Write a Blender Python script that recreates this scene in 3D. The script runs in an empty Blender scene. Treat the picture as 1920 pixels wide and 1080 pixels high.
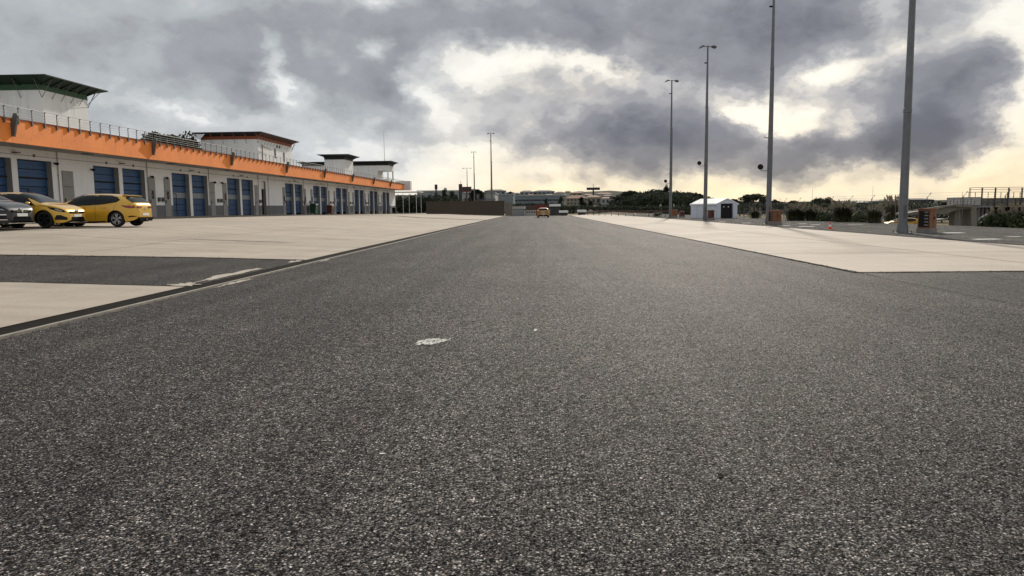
import bpy, bmesh, math, random
from mathutils import Vector, Matrix, noise as mnoise
from mathutils.geometry import tessellate_polygon
R = math.radians
rnd = random.Random(7)
sc = bpy.context.scene
COL = sc.collection

# ---------------------------------------------------------------- camera
CAM_H = 1.3
FPX = 1400.0                                   # focal length in pixels of a 1920 wide frame
PITCH, YAW, ROLL = 6.03, 1.95, -0.63           # degrees
cd = bpy.data.cameras.new('camera')
cd.sensor_width = 36.0
cd.lens = FPX / 1920.0 * 36.0
cd.clip_start = 0.05
cd.clip_end = 9000
cam = bpy.data.objects.new('camera', cd)
COL.objects.link(cam)
CAM_M = Matrix.Rotation(R(YAW), 4, 'Z') @ Matrix.Rotation(R(90 - PITCH), 4, 'X') @ Matrix.Rotation(R(ROLL), 4, 'Z')
cam.matrix_world = Matrix.Translation((0, 0, CAM_H)) @ CAM_M
sc.camera = cam

def ray(px, py):
    v = CAM_M.to_3x3() @ Vector(((px - 960) / FPX, (540 - py) / FPX, -1))
    return v

def at(px, py, Y):
    """world x and z of what the photograph shows at px, py when it stands Y metres along the road"""
    v = ray(px, py)
    return v.x * Y / v.y, CAM_H + v.z * Y / v.y

def atx(px, py, X):
    v = ray(px, py)
    return v.y * X / v.x, CAM_H + v.z * X / v.x

def azel(px, py):
    v = ray(px, py).normalized()
    return math.degrees(math.atan2(v.x, v.y)), math.degrees(math.asin(v.z))

# ---------------------------------------------------------------- sun and sky
SUN_AZ, SUN_EL = 12.0, 26.0                    # degrees right of the road direction, above the horizon
sl = bpy.data.lights.new('sun', 'SUN')
sl.energy = 3.8
sl.angle = R(1.8)
sl.color = (1.0, 0.92, 0.80)
sun = bpy.data.objects.new('sun', sl)
COL.objects.link(sun)
sd = Vector((math.sin(R(SUN_AZ)) * math.cos(R(SUN_EL)), math.cos(R(SUN_AZ)) * math.cos(R(SUN_EL)), math.sin(R(SUN_EL))))
sun.rotation_euler = sd.to_track_quat('Z', 'Y').to_euler()
sun.location = (0, 0, 60)

class NT:
    """small expression builder over a node tree"""
    def __init__(s, tree): s.t = tree; s.n = tree.nodes; s.l = tree.links
    def new(s, typ, **kw):
        n = s.n.new(typ)
        for k, v in kw.items(): setattr(n, k, v)
        return n
    def put(s, sock, v):
        if isinstance(v, E): s.l.new(v.s, sock)
        elif isinstance(v, bpy.types.NodeSocket): s.l.new(v, sock)
        else: sock.default_value = v
    def math(s, op, a, b=None, c=None, clamp=False):
        n = s.new('ShaderNodeMath', operation=op, use_clamp=clamp)
        s.put(n.inputs[0], a)
        if b is not None: s.put(n.inputs[1], b)
        if c is not None: s.put(n.inputs[2], c)
        return E(s, n.outputs[0])
    def vmath(s, op, a, b=None, out=0):
        n = s.new('ShaderNodeVectorMath', operation=op)
        s.put(n.inputs[0], a)
        if b is not None: s.put(n.inputs[1], b)
        return E(s, n.outputs[out])
    def comb(s, x, y, z):
        n = s.new('ShaderNodeCombineXYZ')
        for i, v in enumerate((x, y, z)): s.put(n.inputs[i], v)
        return E(s, n.outputs[0])
    def sep(s, v):
        n = s.new('ShaderNodeSeparateXYZ'); s.put(n.inputs[0], v)
        return [E(s, n.outputs[i]) for i in range(3)]
    def noise(s, vec, scale, detail=4, rough=.5, dist=0, out='Fac', w=None):
        n = s.new('ShaderNodeTexNoise')
        if w is not None: n.noise_dimensions = '4D'; n.inputs['W'].default_value = w
        if vec is not None: s.put(n.inputs['Vector'], vec)
        n.inputs['Scale'].default_value = scale; n.inputs['Detail'].default_value = detail
        n.inputs['Roughness'].default_value = rough; n.inputs['Distortion'].default_value = dist
        return E(s, n.outputs[out])
    def voro(s, vec, scale, feature='F1', out='Distance', rand=1.0):
        n = s.new('ShaderNodeTexVoronoi', feature=feature)
        if vec is not None: s.put(n.inputs['Vector'], vec)
        n.inputs['Scale'].default_value = scale; n.inputs['Randomness'].default_value = rand
        return E(s, n.outputs[out])
    def ramp(s, f, stops, interp='LINEAR'):
        n = s.new('ShaderNodeValToRGB'); cr = n.color_ramp; cr.interpolation = interp
        while len(cr.elements) < len(stops): cr.elements.new(0.5)
        for e, (p, c) in zip(cr.elements, stops):
            e.position = p
            e.color = (c, c, c, 1) if not isinstance(c, (tuple, list)) else (c[0], c[1], c[2], 1)
        s.put(n.inputs[0], f)
        return E(s, n.outputs[0])
    def mix(s, f, a, b, blend='MIX'):
        n = s.new('ShaderNodeMix', data_type='RGBA', blend_type=blend)
        s.put(n.inputs[0], f)
        for i, v in ((6, a), (7, b)):
            if isinstance(v, (tuple, list)): v = (v[0], v[1], v[2], 1)
            s.put(n.inputs[i], v)
        return E(s, n.outputs[2])
    def smooth(s, v, a, b):
        n = s.new('ShaderNodeMapRange', interpolation_type='SMOOTHSTEP')
        s.put(n.inputs[0], v); n.inputs[1].default_value = a; n.inputs[2].default_value = b
        return E(s, n.outputs[0])
class E:
    def __init__(s, nt, sock): s.nt = nt; s.s = sock
    def __add__(s, o): return s.nt.math('ADD', s, o)
    __radd__ = __add__
    def __sub__(s, o): return s.nt.math('SUBTRACT', s, o)
    def __rsub__(s, o): return s.nt.math('SUBTRACT', o, s)
    def __mul__(s, o): return s.nt.math('MULTIPLY', s, o)
    __rmul__ = __mul__

def lin(c):
    """sRGB 0-255 to linear"""
    return tuple(((v / 255 + .055) / 1.055) ** 2.4 if v / 255 > .04045 else v / 255 / 12.92 for v in c)

world = bpy.data.worlds.new('World')
sc.world = world
world.use_nodes = True
W = NT(world.node_tree)
W.n.clear()
SKY_STR = 0.1
sky = W.new('ShaderNodeTexSky', sky_type='NISHITA')
sky.sun_disc = False
sky.sun_elevation = R(SUN_EL)
sky.sun_rotation = R(SUN_AZ)
sky.air_density = 1.2; sky.dust_density = 1.5
tc = W.new('ShaderNodeTexCoord')
D = E(W, tc.outputs['Generated'])
dx, dy, dz = W.sep(D)
# clouds lie on flat layers: noise is sampled on the direction squeezed in height
nv = W.comb(dx, dy, dz * 1.5)
w1 = W.noise(nv, 5.0, 3, .5, out='Color')
w2 = W.noise(nv, 19.0, 5, .6, out='Color')
w1x, w1y, _ = W.sep(w1); w2x, w2y, _ = W.sep(w2)
az0 = W.math('ARCTAN2', dx, dy) * 57.2958
el0 = W.math('ARCSINE', dz) * 57.2958
az = az0 + (w1x - .5) * 7.0 + (w2x - .5) * 4.0
el = el0 + (w1y - .5) * 3.4 + (w2y - .5) * 3.4
P = W.comb(az, el, 0.0)
f1 = W.noise(nv, 5.5, 8, .52, .3)
f2 = W.noise(nv, 22.0, 6, .55, .3)
CLOUDS = [   # px, py, rx, ry, amount, tilt in degrees : the clouds of the photograph, as directions in the sky
 (1280, 45, 330, 85, .55, 0), (1560, 30, 220, 60, .34, 0), (960, 50, 140, 60, .25, 0), (1410, 130, 90, 45, .30, 0),
 (1260, 245, 210, 55, .50, 0), (1090, 235, 130, 50, .22, 0), (1530, 285, 190, 45, .42, 0), (1180, 215, 60, 30, .1, 0),
 (1790, 195, 90, 80, .50, 0), (1730, 270, 90, 45, .34, 0), (1850, 120, 40, 45, .3, 0), (1640, 170, 90, 40, .18, 0),
 (1110, 138, 150, 20, -.55, -8), (985, 112, 60, 22, -.30, 0), (1425, 208, 85, 24, -.80, -22), (1500, 222, 40, 20, -.45, 0),
 (1630, 125, 80, 26, -.45, 12), (1600, 240, 38, 24, -.50, -30), (1640, 25, 24, 34, -.5, 0), (1560, 190, 90, 40, -.16, 0), (1150, 190, 120, 16, -.15, 0), (1550, 135, 60, 26, -.3, 15),
 (1925, 170, 46, 240, -.62, 0), (1860, 50, 70, 34, -.45, 20), (1900, 300, 80, 60, -.45, 0), (2250, 200, 260, 300, -.22, 0),
 (1500, 366, 1100, 38, -.50, 0), (1010, 300, 120, 36, -.28, 0), (1780, 330, 120, 20, -.2, 0), (1060, 330, 70, 26, .12, 0), (1450, 345, 60, 10, .15, 0), (1680, 352, 90, 12, .14, 0), (880, 330, 200, 52, -.30, 0), (1620, 322, 120, 18, -.2, 0),
 (240, 70, 330, 110, .33, 0), (430, 175, 110, 80, .22, -20), (730, 150, 70, 60, .34, 0), (640, 60, 170, 60, .30, 0), (740, 205, 50, 40, .26, 0), (640, 195, 50, 50, .16, 0), (470, 150, 40, 60, .14, -20),
 (515, 125, 60, 20, -.52, -58), (565, 180, 52, 24, -.44, -35), (520, 225, 60, 16, -.12, 0), (885, 118, 60, 40, -.70, 0), (860, 200, 110, 80, -.16, 0), (712, 98, 30, 22, -.6, 0), (440, 90, 60, 70, .10, 0), (300, 130, 40, 60, .08, 0), (800, 190, 26, 50, -.42, 10), (770, 160, 20, 16, -.2, 0), (690, 8, 46, 16, -.4, 0),
 (330, 205, 150, 20, -.28, -8), (370, 165, 60, 30, -.14, 0), (330, 210, 170, 14, -.20, -6), (30, 100, 60, 90, -.10, 0), (200, 300, 400, 40, -.12, 0), (650, 260, 150, 26, -.12, 0), (900, 190, 60, 20, .22, 0),
 (880, 290, 60, 14, -.3, 0), (800, 278, 60, 22, .22, 0),
]
namp = W.smooth(az0, -40, -6) * .5 + .5     # the cloud deck on the left is smoother
d = ((f1 - .5) * 1.15 + (f2 - .5) * .68) * namp + .33
for (px, py, rx, ry, a, tilt) in CLOUDS:
    ca, ce = azel(px, py)
    k = 180 / math.pi / FPX
    mp = W.new('ShaderNodeVectorMath', operation='SUBTRACT'); W.put(mp.inputs[0], P); mp.inputs[1].default_value = (ca, ce, 0)
    v = E(W, mp.outputs[0])
    if tilt:
        vr = W.new('ShaderNodeVectorRotate', rotation_type='Z_AXIS'); W.put(vr.inputs['Vector'], v); vr.inputs['Angle'].default_value = R(-tilt)
        v = E(W, vr.outputs[0])
    v = W.vmath('MULTIPLY', v, (1 / (rx * k), 1 / (ry * k), 0))
    q = W.vmath('DOT_PRODUCT', v, v, out='Value')
    g = W.math('EXPONENT', q * -1.0)
    d = W.math('MULTIPLY_ADD', g, a, d)
t = W.math('MULTIPLY_ADD', d, 1 / 2.0, .35, clamp=True)          # d -0.7 .. 1.3
def sky_ramp(cols): return W.ramp(t, list(zip((0, .22, .36, .43, .50, .60, .72, .95), [lin(c) for c in cols])), 'EASE')
cool = sky_ramp([(214, 219, 222), (240, 242, 241), (232, 234, 234), (208, 212, 214), (198, 202, 205), (180, 185, 189), (160, 164, 170), (128, 132, 140)])
warm = sky_ramp([(246, 238, 222), (255, 249, 234), (253, 246, 232), (231, 224, 213), (196, 193, 192), (164, 163, 168), (141, 142, 150), (112, 114, 124)])
wa = W.smooth(az0, -16, 4)
wl = W.smooth(el0, 22, 2)
cc = W.mix(W.math('MULTIPLY', wa, wl * .85 + .15), cool, warm)
f3 = W.noise(W.comb(dx, dy, dz * 1.8), 16.0, 8, .62, .3, w=3.0)
cc = W.vmath('MULTIPLY', cc, W.ramp(f3, [(.30, .88), (.5, 1.0), (.70, 1.08)]))
# thin places let the blue through
thin = W.smooth(d, .12, -.25) * .10
cc = W.vmath('SCALE', cc)
cc.s.node.inputs['Scale'].default_value = 1 / SKY_STR
cc = W.mix(thin, cc, E(W, sky.outputs[0]))
# air near the horizon under the sun side is creamier
cc = W.mix(W.math('MULTIPLY', W.smooth(el0, 6.5, .5), wa), cc, (1.0, .93, .79), 'MULTIPLY')
bg = W.new('ShaderNodeBackground')
W.put(bg.inputs['Color'], cc)
bg.inputs['Strength'].default_value = SKY_STR
wo = W.new('ShaderNodeOutputWorld')
W.l.new(bg.outputs[0], wo.inputs[0])
world.cycles.sampling_method = 'MANUAL'
world.cycles.sample_map_resolution = 512

sc.view_settings.view_transform = 'Standard'
sc.view_settings.look = 'None'
sc.view_settings.exposure = 0
sc.view_settings.gamma = 1
sc.view_settings.use_curve_mapping = False

# ---------------------------------------------------------------- helpers
class MB:
    """collects shapes and links them as ONE mesh object"""
    def __init__(s): s.v = []; s.f = []; s.m = []; s.cur = 0
    def add(s, vs, fs):
        b = len(s.v); s.v += [tuple(v) for v in vs]
        for f in fs: s.f.append(tuple(b + i for i in f)); s.m.append(s.cur)
        return s
    def box(s, x0, x1, y0, y1, z0, z1):
        return s.add([(x0,y0,z0),(x1,y0,z0),(x1,y1,z0),(x0,y1,z0),(x0,y0,z1),(x1,y0,z1),(x1,y1,z1),(x0,y1,z1)],
                     [(3,2,1,0),(4,5,6,7),(0,1,5,4),(1,2,6,5),(2,3,7,6),(3,0,4,7)])
    def tube(s, pts, r, n=8, cap=True):
        """a tube through pts; r a number or one per point"""
        rs = [r] * len(pts) if not hasattr(r, '__len__') else r
        pts = [Vector(p) for p in pts]; vs = []
        for i, p in enumerate(pts):
            d = (pts[min(i + 1, len(pts) - 1)] - pts[max(i - 1, 0)]).normalized()
            a = d.orthogonal() if abs(d.z) > .99 else d.cross(Vector((0, 0, 1)))
            a.normalize(); b = d.cross(a)
            for k in range(n):
                t = 2 * math.pi * (k + .5) / n
                vs.append(p + (a * math.cos(t) + b * math.sin(t)) * rs[i])
        fs = []
        for i in range(len(pts) - 1):
            for k in range(n):
                k2 = (k + 1) % n
                fs.append((i*n+k, i*n+k2, (i+1)*n+k2, (i+1)*n+k))
        if cap: fs += [tuple(range(n))[::-1], tuple((len(pts)-1)*n + k for k in range(n))]
        return s.add(vs, fs)
    def lathe(s, prof, c=(0,0,0), axis='Z', n=24):
        """prof: list of (radius, height)"""
        vs = []; fs = []
        for (r, h) in prof:
            for k in range(n):
                t = 2*math.pi*k/n
                p = (r*math.cos(t), r*math.sin(t), h)
                if axis == 'Y': p = (p[0], p[2], p[1])
                vs.append((c[0]+p[0], c[1]+p[1], c[2]+p[2]))
        for i in range(len(prof)-1):
            for k in range(n):
                k2 = (k+1) % n
                fs.append((i*n+k, i*n+k2, (i+1)*n+k2, (i+1)*n+k))
        return s.add(vs, fs)
    def prism(s, poly, a, b, plane='xz'):
        """poly in the given plane, extruded from a to b along the third axis"""
        def P(u, v, w): return {'xz': (u, w, v), 'xy': (u, v, w), 'yz': (w, u, v)}[plane]
        n = len(poly)
        vs = [P(u, v, a) for u, v in poly] + [P(u, v, b) for u, v in poly]
        fs = [tuple(range(n))[::-1], tuple(range(n, 2*n))] + [(i, (i+1) % n, n+(i+1) % n, n+i) for i in range(n)]
        return s.add(vs, fs)
    def ball(s, c, r, n=8, m=6):
        rx, ry, rz = r if hasattr(r, '__len__') else (r, r, r)
        vs = []; fs = []
        for i in range(m+1):
            ph = math.pi*i/m
            for k in range(n):
                t = 2*math.pi*k/n
                vs.append((c[0]+rx*math.sin(ph)*math.cos(t), c[1]+ry*math.sin(ph)*math.sin(t), c[2]+rz*math.cos(ph)))
        for i in range(m):
            for k in range(n): fs.append((i*n+k, (i+1)*n+k, (i+1)*n+(k+1) % n, i*n+(k+1) % n))
        return s.add(vs, fs)
    def mesh(s, name, mat, smooth=False, fix=True):
        me = bpy.data.meshes.new(name)
        me.from_pydata(s.v, [], s.f)
        for m in (mat if isinstance(mat, (list, tuple)) else [mat]): me.materials.append(m)
        if isinstance(mat, (list, tuple)): me.polygons.foreach_set('material_index', s.m)
        if fix:
            bm = bmesh.new(); bm.from_mesh(me)
            if smooth: bmesh.ops.remove_doubles(bm, verts=bm.verts, dist=1e-5)
            bmesh.ops.recalc_face_normals(bm, faces=bm.faces)
            bm.to_mesh(me); bm.free()
        if smooth:
            me.shade_smooth()
            me.set_sharp_from_angle(angle=R(smooth if smooth is not True else 40))
        return me
    def build(s, name, mat, parent=None, smooth=False, fix=True, **kw):
        return link(name, s.mesh(name, mat, smooth, fix), parent, **kw)

def link(name, me, parent=None, loc=None, rot=None, label=None, kind=None):
    o = bpy.data.objects.new(name, me); COL.objects.link(o)
    if parent is not None: o.parent = parent
    if loc is not None: o.location = loc
    if rot is not None: o.rotation_euler = rot
    if label: o['label'] = label
    if kind: o['kind'] = kind
    return o

def tag(o, label=None, cat=None, group=None, kind=None):
    if label: o['label'] = label
    if cat: o['category'] = cat
    if group: o['group'] = group
    if kind: o['kind'] = kind
    return o

def thing(name, label, cat, loc=(0,0,0), rz=0, group=None):
    o = bpy.data.objects.new(name, None); COL.objects.link(o)
    o.empty_display_size = .3
    o.location = loc; o.rotation_euler = (0, 0, rz)
    return tag(o, label, cat, group)

def copy_tree(o, parent=None, depth=0):
    c = o.copy(); COL.objects.link(c)
    if parent is not None: c.parent = parent
    for ch in [k for k in o.children]: copy_tree(ch, c, depth + 1)
    return c

def move(o, loc, rz=0, scale=None, label=None):
    o.location = loc; o.rotation_euler = (0, 0, rz)
    if scale: o.scale = (scale,)*3 if not hasattr(scale, '__len__') else scale
    if label: o['label'] = label
    return o

# ---------------------------------------------------------------- materials
def mat(name, col=(.5,.5,.5), rough=.7, metal=0, nscale=3, namt=.12, bump=0, bscale=40, spec=.3, coat=0, trans=0, dirt=None):
    m = bpy.data.materials.new(name); m.use_nodes = True
    T = NT(m.node_tree); b = T.n['Principled BSDF']
    g = T.new('ShaderNodeTexCoord'); pos = E(T, g.outputs['Object'])
    n1 = T.noise(pos, nscale, 6, .6)
    k = T.ramp(n1, [(.25, 1-namt), (.75, 1+namt)])
    c = T.vmath('MULTIPLY', k, tuple(col[:3]))
    if dirt:
        n2 = T.noise(pos, dirt[0], 5, .65)
        c = T.mix(T.smooth(n2, .5, .75) * dirt[1], c, dirt[2])
    T.put(b.inputs['Base Color'], c)
    T.put(b.inputs['Roughness'], T.math('MULTIPLY_ADD', n1, .2, rough - .1, clamp=True))
    b.inputs['Metallic'].default_value = metal
    b.inputs['Specular IOR Level'].default_value = spec
    b.inputs['Coat Weight'].default_value = coat
    b.inputs['Coat Roughness'].default_value = .04
    b.inputs['Transmission Weight'].default_value = trans
    if bump:
        n3 = T.noise(pos, bscale, 4, .6)
        bn = T.new('ShaderNodeBump'); bn.inputs['Strength'].default_value = bump; bn.inputs['Distance'].default_value = .01
        T.put(bn.inputs['Height'], n3); T.l.new(bn.outputs[0], b.inputs['Normal'])
    return m

def wall_paint(name, col, dark=(.12,.11,.10), amt=.35):
    """render with vertical run-off streaks and blotches"""
    m = mat(name, col, .85, bump=.25, bscale=30)
    T = NT(m.node_tree); b = T.n['Principled BSDF']
    pos = E(T, T.new('ShaderNodeTexCoord').outputs['Object'])
    x, y, z = T.sep(pos)
    s1 = T.noise(T.comb(x*3.0, y*3.0, z*.25), 1.0, 5, .7)
    s2 = T.noise(pos, .35, 5, .6)
    k = T.math('MULTIPLY', T.smooth(s1, .48, .8), amt)
    base = T.mix(k, T.vmath('MULTIPLY', T.ramp(s2, [(.3,.92),(.7,1.05)]), tuple(col)), dark)
    T.put(b.inputs['Base Color'], base)
    return m

def asphalt(name, tone=1.0, cell=85.0, warm=(1.0,.97,.93), glint=1.0, spark=1.0):
    m = bpy.data.materials.new(name); m.use_nodes = True
    T = NT(m.node_tree); b = T.n['Principled BSDF']
    pos = E(T, T.new('ShaderNodeNewGeometry').outputs['Position'])
    wob = T.vmath('ADD', pos, T.vmath('MULTIPLY', T.noise(pos, 60, 2, .5, out='Color'), (.008,.008,.008)))
    vc = T.voro(wob, cell, out='Color'); vd = T.voro(wob, cell)
    r1, r2, r3 = T.sep(vc)
    vc2 = T.voro(wob, cell*2.3, out='Color'); q1, q2, q3 = T.sep(vc2)
    vd2 = T.voro(wob, cell*2.3)
    stone = T.ramp(r1, [(0,.018),(.42,.042),(.68,.11),(.85,.33),(.93,.88),(1,1.0)])
    fine = T.ramp(q1, [(0,.012),(.5,.035),(.8,.13),(1,.55)])
    gap = T.smooth(vd, .26, .44)
    c = T.mix(gap, stone, fine)
    cl = T.noise(pos, 26, 5, .75)
    c = T.vmath('MULTIPLY', c, T.ramp(cl, [(.32,.66),(.5,.98),(.68,1.36)]))
    # wear: broad patches and rolled tracks along the road
    x, y, z = T.sep(pos)
    big = T.noise(pos, .45, 5, .6); trk = T.noise(T.comb(x*1.4, y*.05, 0), 1.0, 3, .5)
    mid = T.noise(pos, 7.0, 6, .75)
    k = T.ramp(big, [(.3,.80),(.7,1.17)]); k2 = T.ramp(trk, [(.3,.76),(.7,1.22)]); k3 = T.ramp(mid, [(.32,.70),(.68,1.32)])
    c = T.vmath('MULTIPLY', c, k); c = T.vmath('MULTIPLY', c, k2); c = T.vmath('MULTIPLY', c, k3)
    c = T.vmath('MULTIPLY', c, tuple(tone*w for w in warm))
    hue = T.mix(r3, (.94,.98,1.04), (1.06,1.0,.93))
    c = T.vmath('MULTIPLY', c, hue)
    T.put(b.inputs['Base Color'], c)
    T.put(b.inputs['Roughness'], T.ramp(r2, [(0,.42 if spark else .95),(.5,.68 if spark else 1),(1,.92 if spark else 1)]))
    T.put(b.inputs['Specular IOR Level'], T.ramp(q2, [(0,.02),(.86,.03),(.93,.03+.47*spark),(1,.03+.87*spark)]))
    h = T.math('MULTIPLY', vd, -1.0) * .9 + r2 * .45 + T.math('MULTIPLY', vd2, -.35)
    bn = T.new('ShaderNodeBump'); bn.inputs['Strength'].default_value = .75; bn.inputs['Distance'].default_value = .006
    T.put(bn.inputs['Height'], h)
    # each stone's top face has its own tilt
    nrm = T.vmath('ADD', T.vmath('MULTIPLY', T.vmath('SUBTRACT', vc, (.5,.5,.5)), (.75*glint,.75*glint,0)), (0,0,1))
    T.put(bn.inputs['Normal'], T.vmath('NORMALIZE', nrm))
    T.l.new(bn.outputs[0], b.inputs['Normal'])
    return m

def concrete(name, col, streak=.1):
    m = bpy.data.materials.new(name); m.use_nodes = True
    T = NT(m.node_tree); b = T.n['Principled BSDF']
    pos = E(T, T.new('ShaderNodeNewGeometry').outputs['Position'])
    x, y, z = T.sep(pos)
    a1 = T.noise(T.comb(x*.12, y*1.3, 0), 1.0, 5, .6, .4)
    a2 = T.noise(T.comb(x*1.6, y*.1, 0), 1.0, 4, .6)
    a3 = T.noise(pos, .35, 6, .65); a4 = T.noise(pos, 14, 6, .7); a5 = T.noise(pos, 120, 3, .6)
    c = T.vmath('MULTIPLY', T.ramp(a1, [(.3,1-streak),(.7,1+streak)]), tuple(col))
    for a, lo, hi in ((a2,.95,1.05),(a3,.88,1.08),(a4,.92,1.07),(a5,.88,1.1)):
        c = T.vmath('MULTIPLY', c, T.ramp(a, [(.3,lo),(.7,hi)]))
    st = T.noise(pos, .16, 5, .7, .5)
    c = T.mix(T.smooth(st, .54, .70) * .22, c, (.25,.215,.17))
    cellx = T.math('FLOOR', x * .149); celly = T.math('FLOOR', (y - 1.5) * .16667)
    wn = T.new('ShaderNodeTexWhiteNoise', noise_dimensions='2D'); T.put(wn.inputs['Vector'], T.comb(cellx, celly, 0))
    c = T.vmath('MULTIPLY', c, T.ramp(E(T, wn.outputs['Value']), [(0,.93),(1,1.05)]))
    # tyre dust and dark scuffs across the slab
    sc_ = T.noise(T.comb(x*.22, y*3.2, 0), 1.0, 3, .5, 1.2)
    c = T.mix(T.smooth(sc_, .66, .74) * .28, c, (.16,.14,.12))
    b.inputs['Specular IOR Level'].default_value = .06
    T.put(b.inputs['Base Color'], c)
    T.put(b.inputs['Roughness'], T.ramp(a3, [(.3,.72),(.7,.88)]))
    bn = T.new('ShaderNodeBump'); bn.inputs['Strength'].default_value = .35; bn.inputs['Distance'].default_value = .004
    T.put(bn.inputs['Height'], a5 + a4); T.l.new(bn.outputs[0], b.inputs['Normal'])
    return m

def soil(name, c1, c2, scale=.5):
    m = bpy.data.materials.new(name); m.use_nodes = True
    T = NT(m.node_tree); b = T.n['Principled BSDF']
    pos = E(T, T.new('ShaderNodeNewGeometry').outputs['Position'])
    a = T.noise(pos, scale, 7, .65); a2 = T.noise(pos, 9, 6, .7); a3 = T.noise(pos, .03, 4, .6)
    c = T.mix(T.smooth(T.math('MULTIPLY_ADD', a3, .5, a * .7), .45, .75), c1, c2)
    c = T.vmath('MULTIPLY', c, T.ramp(a2, [(.25,.6),(.75,1.35)]))
    T.put(b.inputs['Base Color'], c); b.inputs['Roughness'].default_value = .95; b.inputs['Specular IOR Level'].default_value = .05
    bn = T.new('ShaderNodeBump'); bn.inputs['Strength'].default_value = .8; bn.inputs['Distance'].default_value = .08
    T.put(bn.inputs['Height'], a2); T.l.new(bn.outputs[0], b.inputs['Normal'])
    return m

def leafmat(name, c1, c2, sc_=1.2):
    m = bpy.data.materials.new(name); m.use_nodes = True
    T = NT(m.node_tree); b = T.n['Principled BSDF']
    pos = E(T, T.new('ShaderNodeTexCoord').outputs['Object'])
    a = T.noise(pos, sc_, 4, .7)
    T.put(b.inputs['Base Color'], T.mix(T.smooth(a, .3, .7), c1, c2))
    b.inputs['Roughness'].default_value = .75
    b.inputs['Specular IOR Level'].default_value = .25
    return m

M = {}
M['road'] = asphalt('road asphalt', .60, 66, (1.04,.945,.90), 1.6)
M['asph2'] = asphalt('old asphalt', .52, 70, (1.0,.935,.88), .9)
M['asph3'] = asphalt('pale lane asphalt', .95, 80, (1.0,.95,.90), .15, 0.0)
M['conc'] = concrete('apron concrete', (.45,.39,.325))
M['conc2'] = concrete('right apron concrete', (.50,.435,.37), .08)  # lighter than the left apron: glare at this view angle is in the colour
M['rough_conc'] = mat('crumbling concrete', (.42,.37,.31), .9, nscale=12, namt=.3, bump=.8, bscale=25)
M['kerb'] = mat('pale drain edge', (.27,.245,.21), .8, nscale=5, namt=.25, bump=.5, bscale=60)
M['slot'] = mat('black drain strip', (.022,.020,.018), .95, spec=.03, nscale=4, namt=.3, bump=.6, bscale=80)
M['joint'] = mat('sawn joint', (.13,.115,.095), .95, spec=.05, nscale=3, namt=.4)
M['soil'] = soil('dry grass and earth', (.10,.095,.05), (.26,.20,.12))
M['sand'] = soil('sandy ground', (.20,.155,.10), (.27,.22,.15))
M['hill'] = soil('green hill', (.018,.024,.013), (.05,.05,.028), .06)
M['wall'] = wall_paint('white render', (.86,.86,.855), (.30,.29,.27), .18)
M['wall2'] = wall_paint('tower render', (.74,.74,.73), (.20,.19,.18), .35)
M['jamb'] = mat('grey jamb', (.30,.29,.27), .85)
M['band'] = wall_paint('grey dado paint', (.17,.175,.18), (.08,.08,.08), .3)
M['orange'] = mat('orange fascia', (.84,.255,.05), .55, nscale=.5, namt=.13, dirt=(2.2, .35, (.36,.13,.05)))
M['dorange'] = mat('orange trim', (.25,.07,.03), .6)
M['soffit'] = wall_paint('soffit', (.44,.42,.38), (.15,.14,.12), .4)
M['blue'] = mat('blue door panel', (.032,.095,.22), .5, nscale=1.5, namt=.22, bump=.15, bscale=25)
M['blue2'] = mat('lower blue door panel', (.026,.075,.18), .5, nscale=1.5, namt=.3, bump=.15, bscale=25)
M['bluegrey'] = mat('door light strip', (.22,.26,.30), .35, nscale=3, namt=.2)
M['greydoor'] = mat('grey steel door', (.27,.26,.25), .5, nscale=2, namt=.1)
M['dark'] = mat('dark interior', (.02,.018,.017), .9)
M['steel'] = mat('galvanised rail', (.60,.60,.60), .35, .5, nscale=9, namt=.15)
M['dsteel'] = mat('dull steel', (.13,.125,.12), .55, .4, nscale=6, namt=.2)
M['roofdark'] = mat('dark roof sheet', (.014,.015,.016), .55, nscale=3, namt=.2)
M['green'] = mat('green trim', (.035,.085,.042), .6, nscale=3, namt=.2)
M['dgreen'] = mat('green soffit', (.010,.024,.015), .7, nscale=3, namt=.3)
M['black'] = mat('black plastic', (.014,.014,.015), .6, spec=.2)
M['yellow_shaded'] = mat('shade-darkened yellow car paint', (.38,.21,.05), .4, .2, nscale=.5, namt=.03, coat=.5)  # yellow paint darkened; shade on the far car's rear is in the colour
M['pole'] = mat('painted mast steel', (.15,.155,.165), .42, .45, nscale=2.5, namt=.2, bump=.1)
M['cab'] = mat('rust brown cabinet', (.22,.095,.05), .6, nscale=5, namt=.22, dirt=(3, .5, (.12,.06,.04)))
M['cab2'] = mat('dark red cabinet', (.11,.035,.028), .6, nscale=5, namt=.25)
M['plinth'] = mat('cabinet plinth', (.23,.21,.19), .9, nscale=8, namt=.2, bump=.5)
M['white'] = mat('white sheet', (.78,.79,.82), .5, nscale=2, namt=.06, bump=.2, bscale=4)
def tent_sheet():
    m = mat('tent roof sheet', (.92,.92,.93), .6, nscale=2, namt=.03, bump=.2, bscale=4)
    T = NT(m.node_tree); b = T.n['Principled BSDF']; out = T.n['Material Output']
    tr = T.new('ShaderNodeBsdfTranslucent'); tr.inputs[0].default_value = (.85,.86,.9,1)
    mx = T.new('ShaderNodeMixShader'); mx.inputs[0].default_value = .3
    T.l.new(b.outputs[0], mx.inputs[1]); T.l.new(tr.outputs[0], mx.inputs[2]); T.l.new(mx.outputs[0], out.inputs[0])
    return m
M['tentroof'] = tent_sheet()
M['whitewall'] = mat('tent wall', (.62,.66,.74), .6, nscale=2, namt=.08, bump=.3, bscale=3)
M['brick'] = wall_paint('brown block wall', (.10,.078,.062), (.05,.04,.032), .5)
M['tyre'] = mat('tyre rubber', (.018,.018,.018), .8, bump=.2)
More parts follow.
